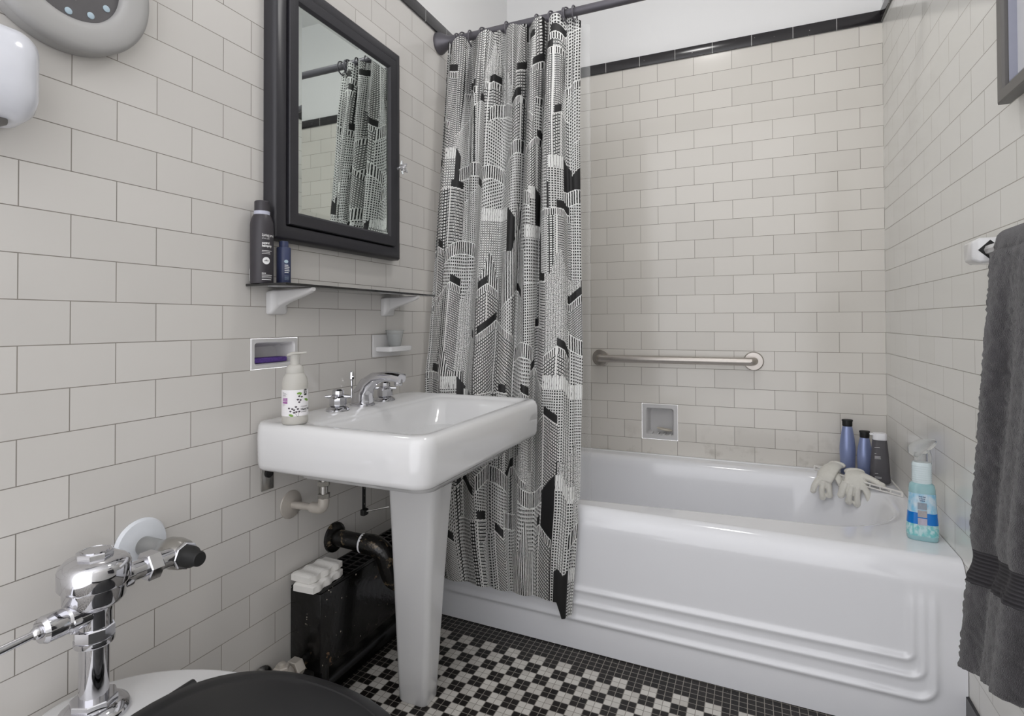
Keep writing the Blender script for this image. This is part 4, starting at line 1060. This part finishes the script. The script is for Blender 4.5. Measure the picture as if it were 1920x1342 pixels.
# ------------------------------------------------------------------ towel bar, towel, picture
tb = thing('towel_bar', 'white ceramic towel bar bracket and rod on the right wall holding the towel', 'towel bar', (1.53, -1.35, 1.15))
BX, BZ = 1.527, 1.153
def brk(y0, y1):
    rings = [[(x, p[0], p[1]) for p in rr(y0+e, y1-e, 1.128+e, 1.178-e, .005, 0, 4)] for x, e in ((W-.0008, -.008), (W-.006, -.006), (W-.012, 0), (1.512, .0), (1.502, .006), (1.500, .009))]
    return loft(rings)
for i, (y0, y1) in enumerate(((-1.118, -1.058), (-1.72, -1.66))):
    bk = link('bracket', brk(y0, y1), m_china, tb, smooth=35)
    yy = y0 if i == 0 else y1
    sg = -1 if i == 0 else 1
    dpt = lambda r_, d: [(BX+r_*math.cos(a), yy+sg*d, BZ+r_*math.sin(a)) for a in (0, PI/2, PI, 3*PI/2)]
    link('socket', loft([dpt(.0195, .0004), dpt(.0185, .0006)], True, True), m_rubber, bk, smooth=1)
link('rod', tube([(BX, -1.112, BZ), (BX, -1.668, BZ)], .0105, 8, smooth=False), m_china2, tb, smooth=20)
def towel():
    nU, nV = 90, 220; vs = []; fs = []
    path = []                                 # over the bar: back side up, over, front side down
    for k in range(30): path.append((BX+.018, BZ-.42+.42*k/30, 0))
    for k in range(13): a = PI*k/12; path.append((BX+.018*math.cos(a), BZ+.004+.018*math.sin(a), 0))
    nf = 150
    for k in range(1, nf+1): path.append((BX-.018, BZ-.775*k/nf, k/nf))
    for i in range(nU+1):
        u = i/nU
        for j, (x, z, d) in enumerate(path):
            y0 = -1.215+.004*d; y = y0-u*.50
            fold = (.010*math.sin(u*17+1.0+d*1.2)+.006*math.sin(u*31+2*d))*min(1, d*4)*min(1, 6*u+.25)
            xx = x-.050*d**1.3-fold-.006*(1 if d > .02 else 0)
            # woven band narrows the towel slightly
            bnd = math.exp(-((d-.735)/.035)**2); y -= .006*bnd*(1-u); xx += .004*bnd
            xx -= .004*random.random()*(1-bnd) if d > 0 else 0
            zz = z+.23*u*max(0, d-.3)
            if u == 0: y += .002*random.random()
            vs.append((xx, y, zz))
    n_ = len(path)
    for i in range(nU):
        for j in range(n_-1): fs.append((i*n_+j, (i+1)*n_+j, (i+1)*n_+j+1, i*n_+j+1))
    return G().add(vs, fs)
tw = link('towel', towel(), [m_towel, m_towelband], None, smooth=0)
np_ = 30+13+150-1
aw = tw.data.attributes.new('along', 'FLOAT', 'POINT')
for k, q in enumerate(aw.data): q.value = (k % (np_+1)-43)/150
for p in tw.data.polygons:
    if .700 < min(aw.data[v].value for v in p.vertices) < .782: p.material_index = 1
md = tw.modifiers.new('thick', 'SOLIDIFY'); md.thickness = .010; md.offset = 0
tag(tw, 'thick charcoal terry towel hanging from the bar on the right wall', 'towel')
bd_ = G()
pf = thing('picture_frame', 'grey framed black and white photograph on the right wall at the upper right edge', 'picture', (W, -1.33, 1.43))
def pframe():
    y1, y0, z0, z1 = -1.150, -1.50, 1.424, 1.90
    rings = [[(x, y0+i, z0+i), (x, y1-i, z0+i), (x, y1-i, z1-i), (x, y0+i, z1-i)] for i, x in ((.012, W-.0008), (.012, W-.012), (0, W-.012), (0, W-.030), (.003, W-.032), (.022, W-.032), (.026, W-.028), (.026, W-.004))]
    g = G(); vs = [p for r_ in rings for p in r_]; fs = []
    for k in range(len(rings)-1):
        for j in range(4): a = k*4+j; b_ = k*4+(j+1) % 4; fs.append((a, b_, b_+4, a+4))
    return g.add(vs, fs), (y0, y1, z0, z1)
g, (y0, y1, z0, z1) = pframe(); link('frame', g, m_picframe, pf, smooth=20)
link('mat_board', box(W-.012, W-.010, y0+.026, y1-.026, z0+.026, z1-.026), m_mat, pf)
link('inner_lip', frame_ring([(0, W-.010), (0, W-.022), (.006, W-.024), (.008, W-.012), (.008, W-.010)], y0+.026, y1-.026, z0+.026, z1-.026), mat('silver lip', (150,152,166), .3), pf, smooth=20)
n = N('black and white photograph'); tc = n.new('ShaderNodeTexCoord').outputs['Generated']
n.link(n.mix(n.ramp(n.noise(16, tc, 6, .7), .42, .62), lin((48,48,50)), lin((150,150,152))), n.b.inputs['Base Color']); n.b.inputs['Roughness'].default_value = .5
link('photograph', box(W-.0128, W-.0121, y0+.085, y1-.085, z0+.085, z1-.085), n.m, pf)
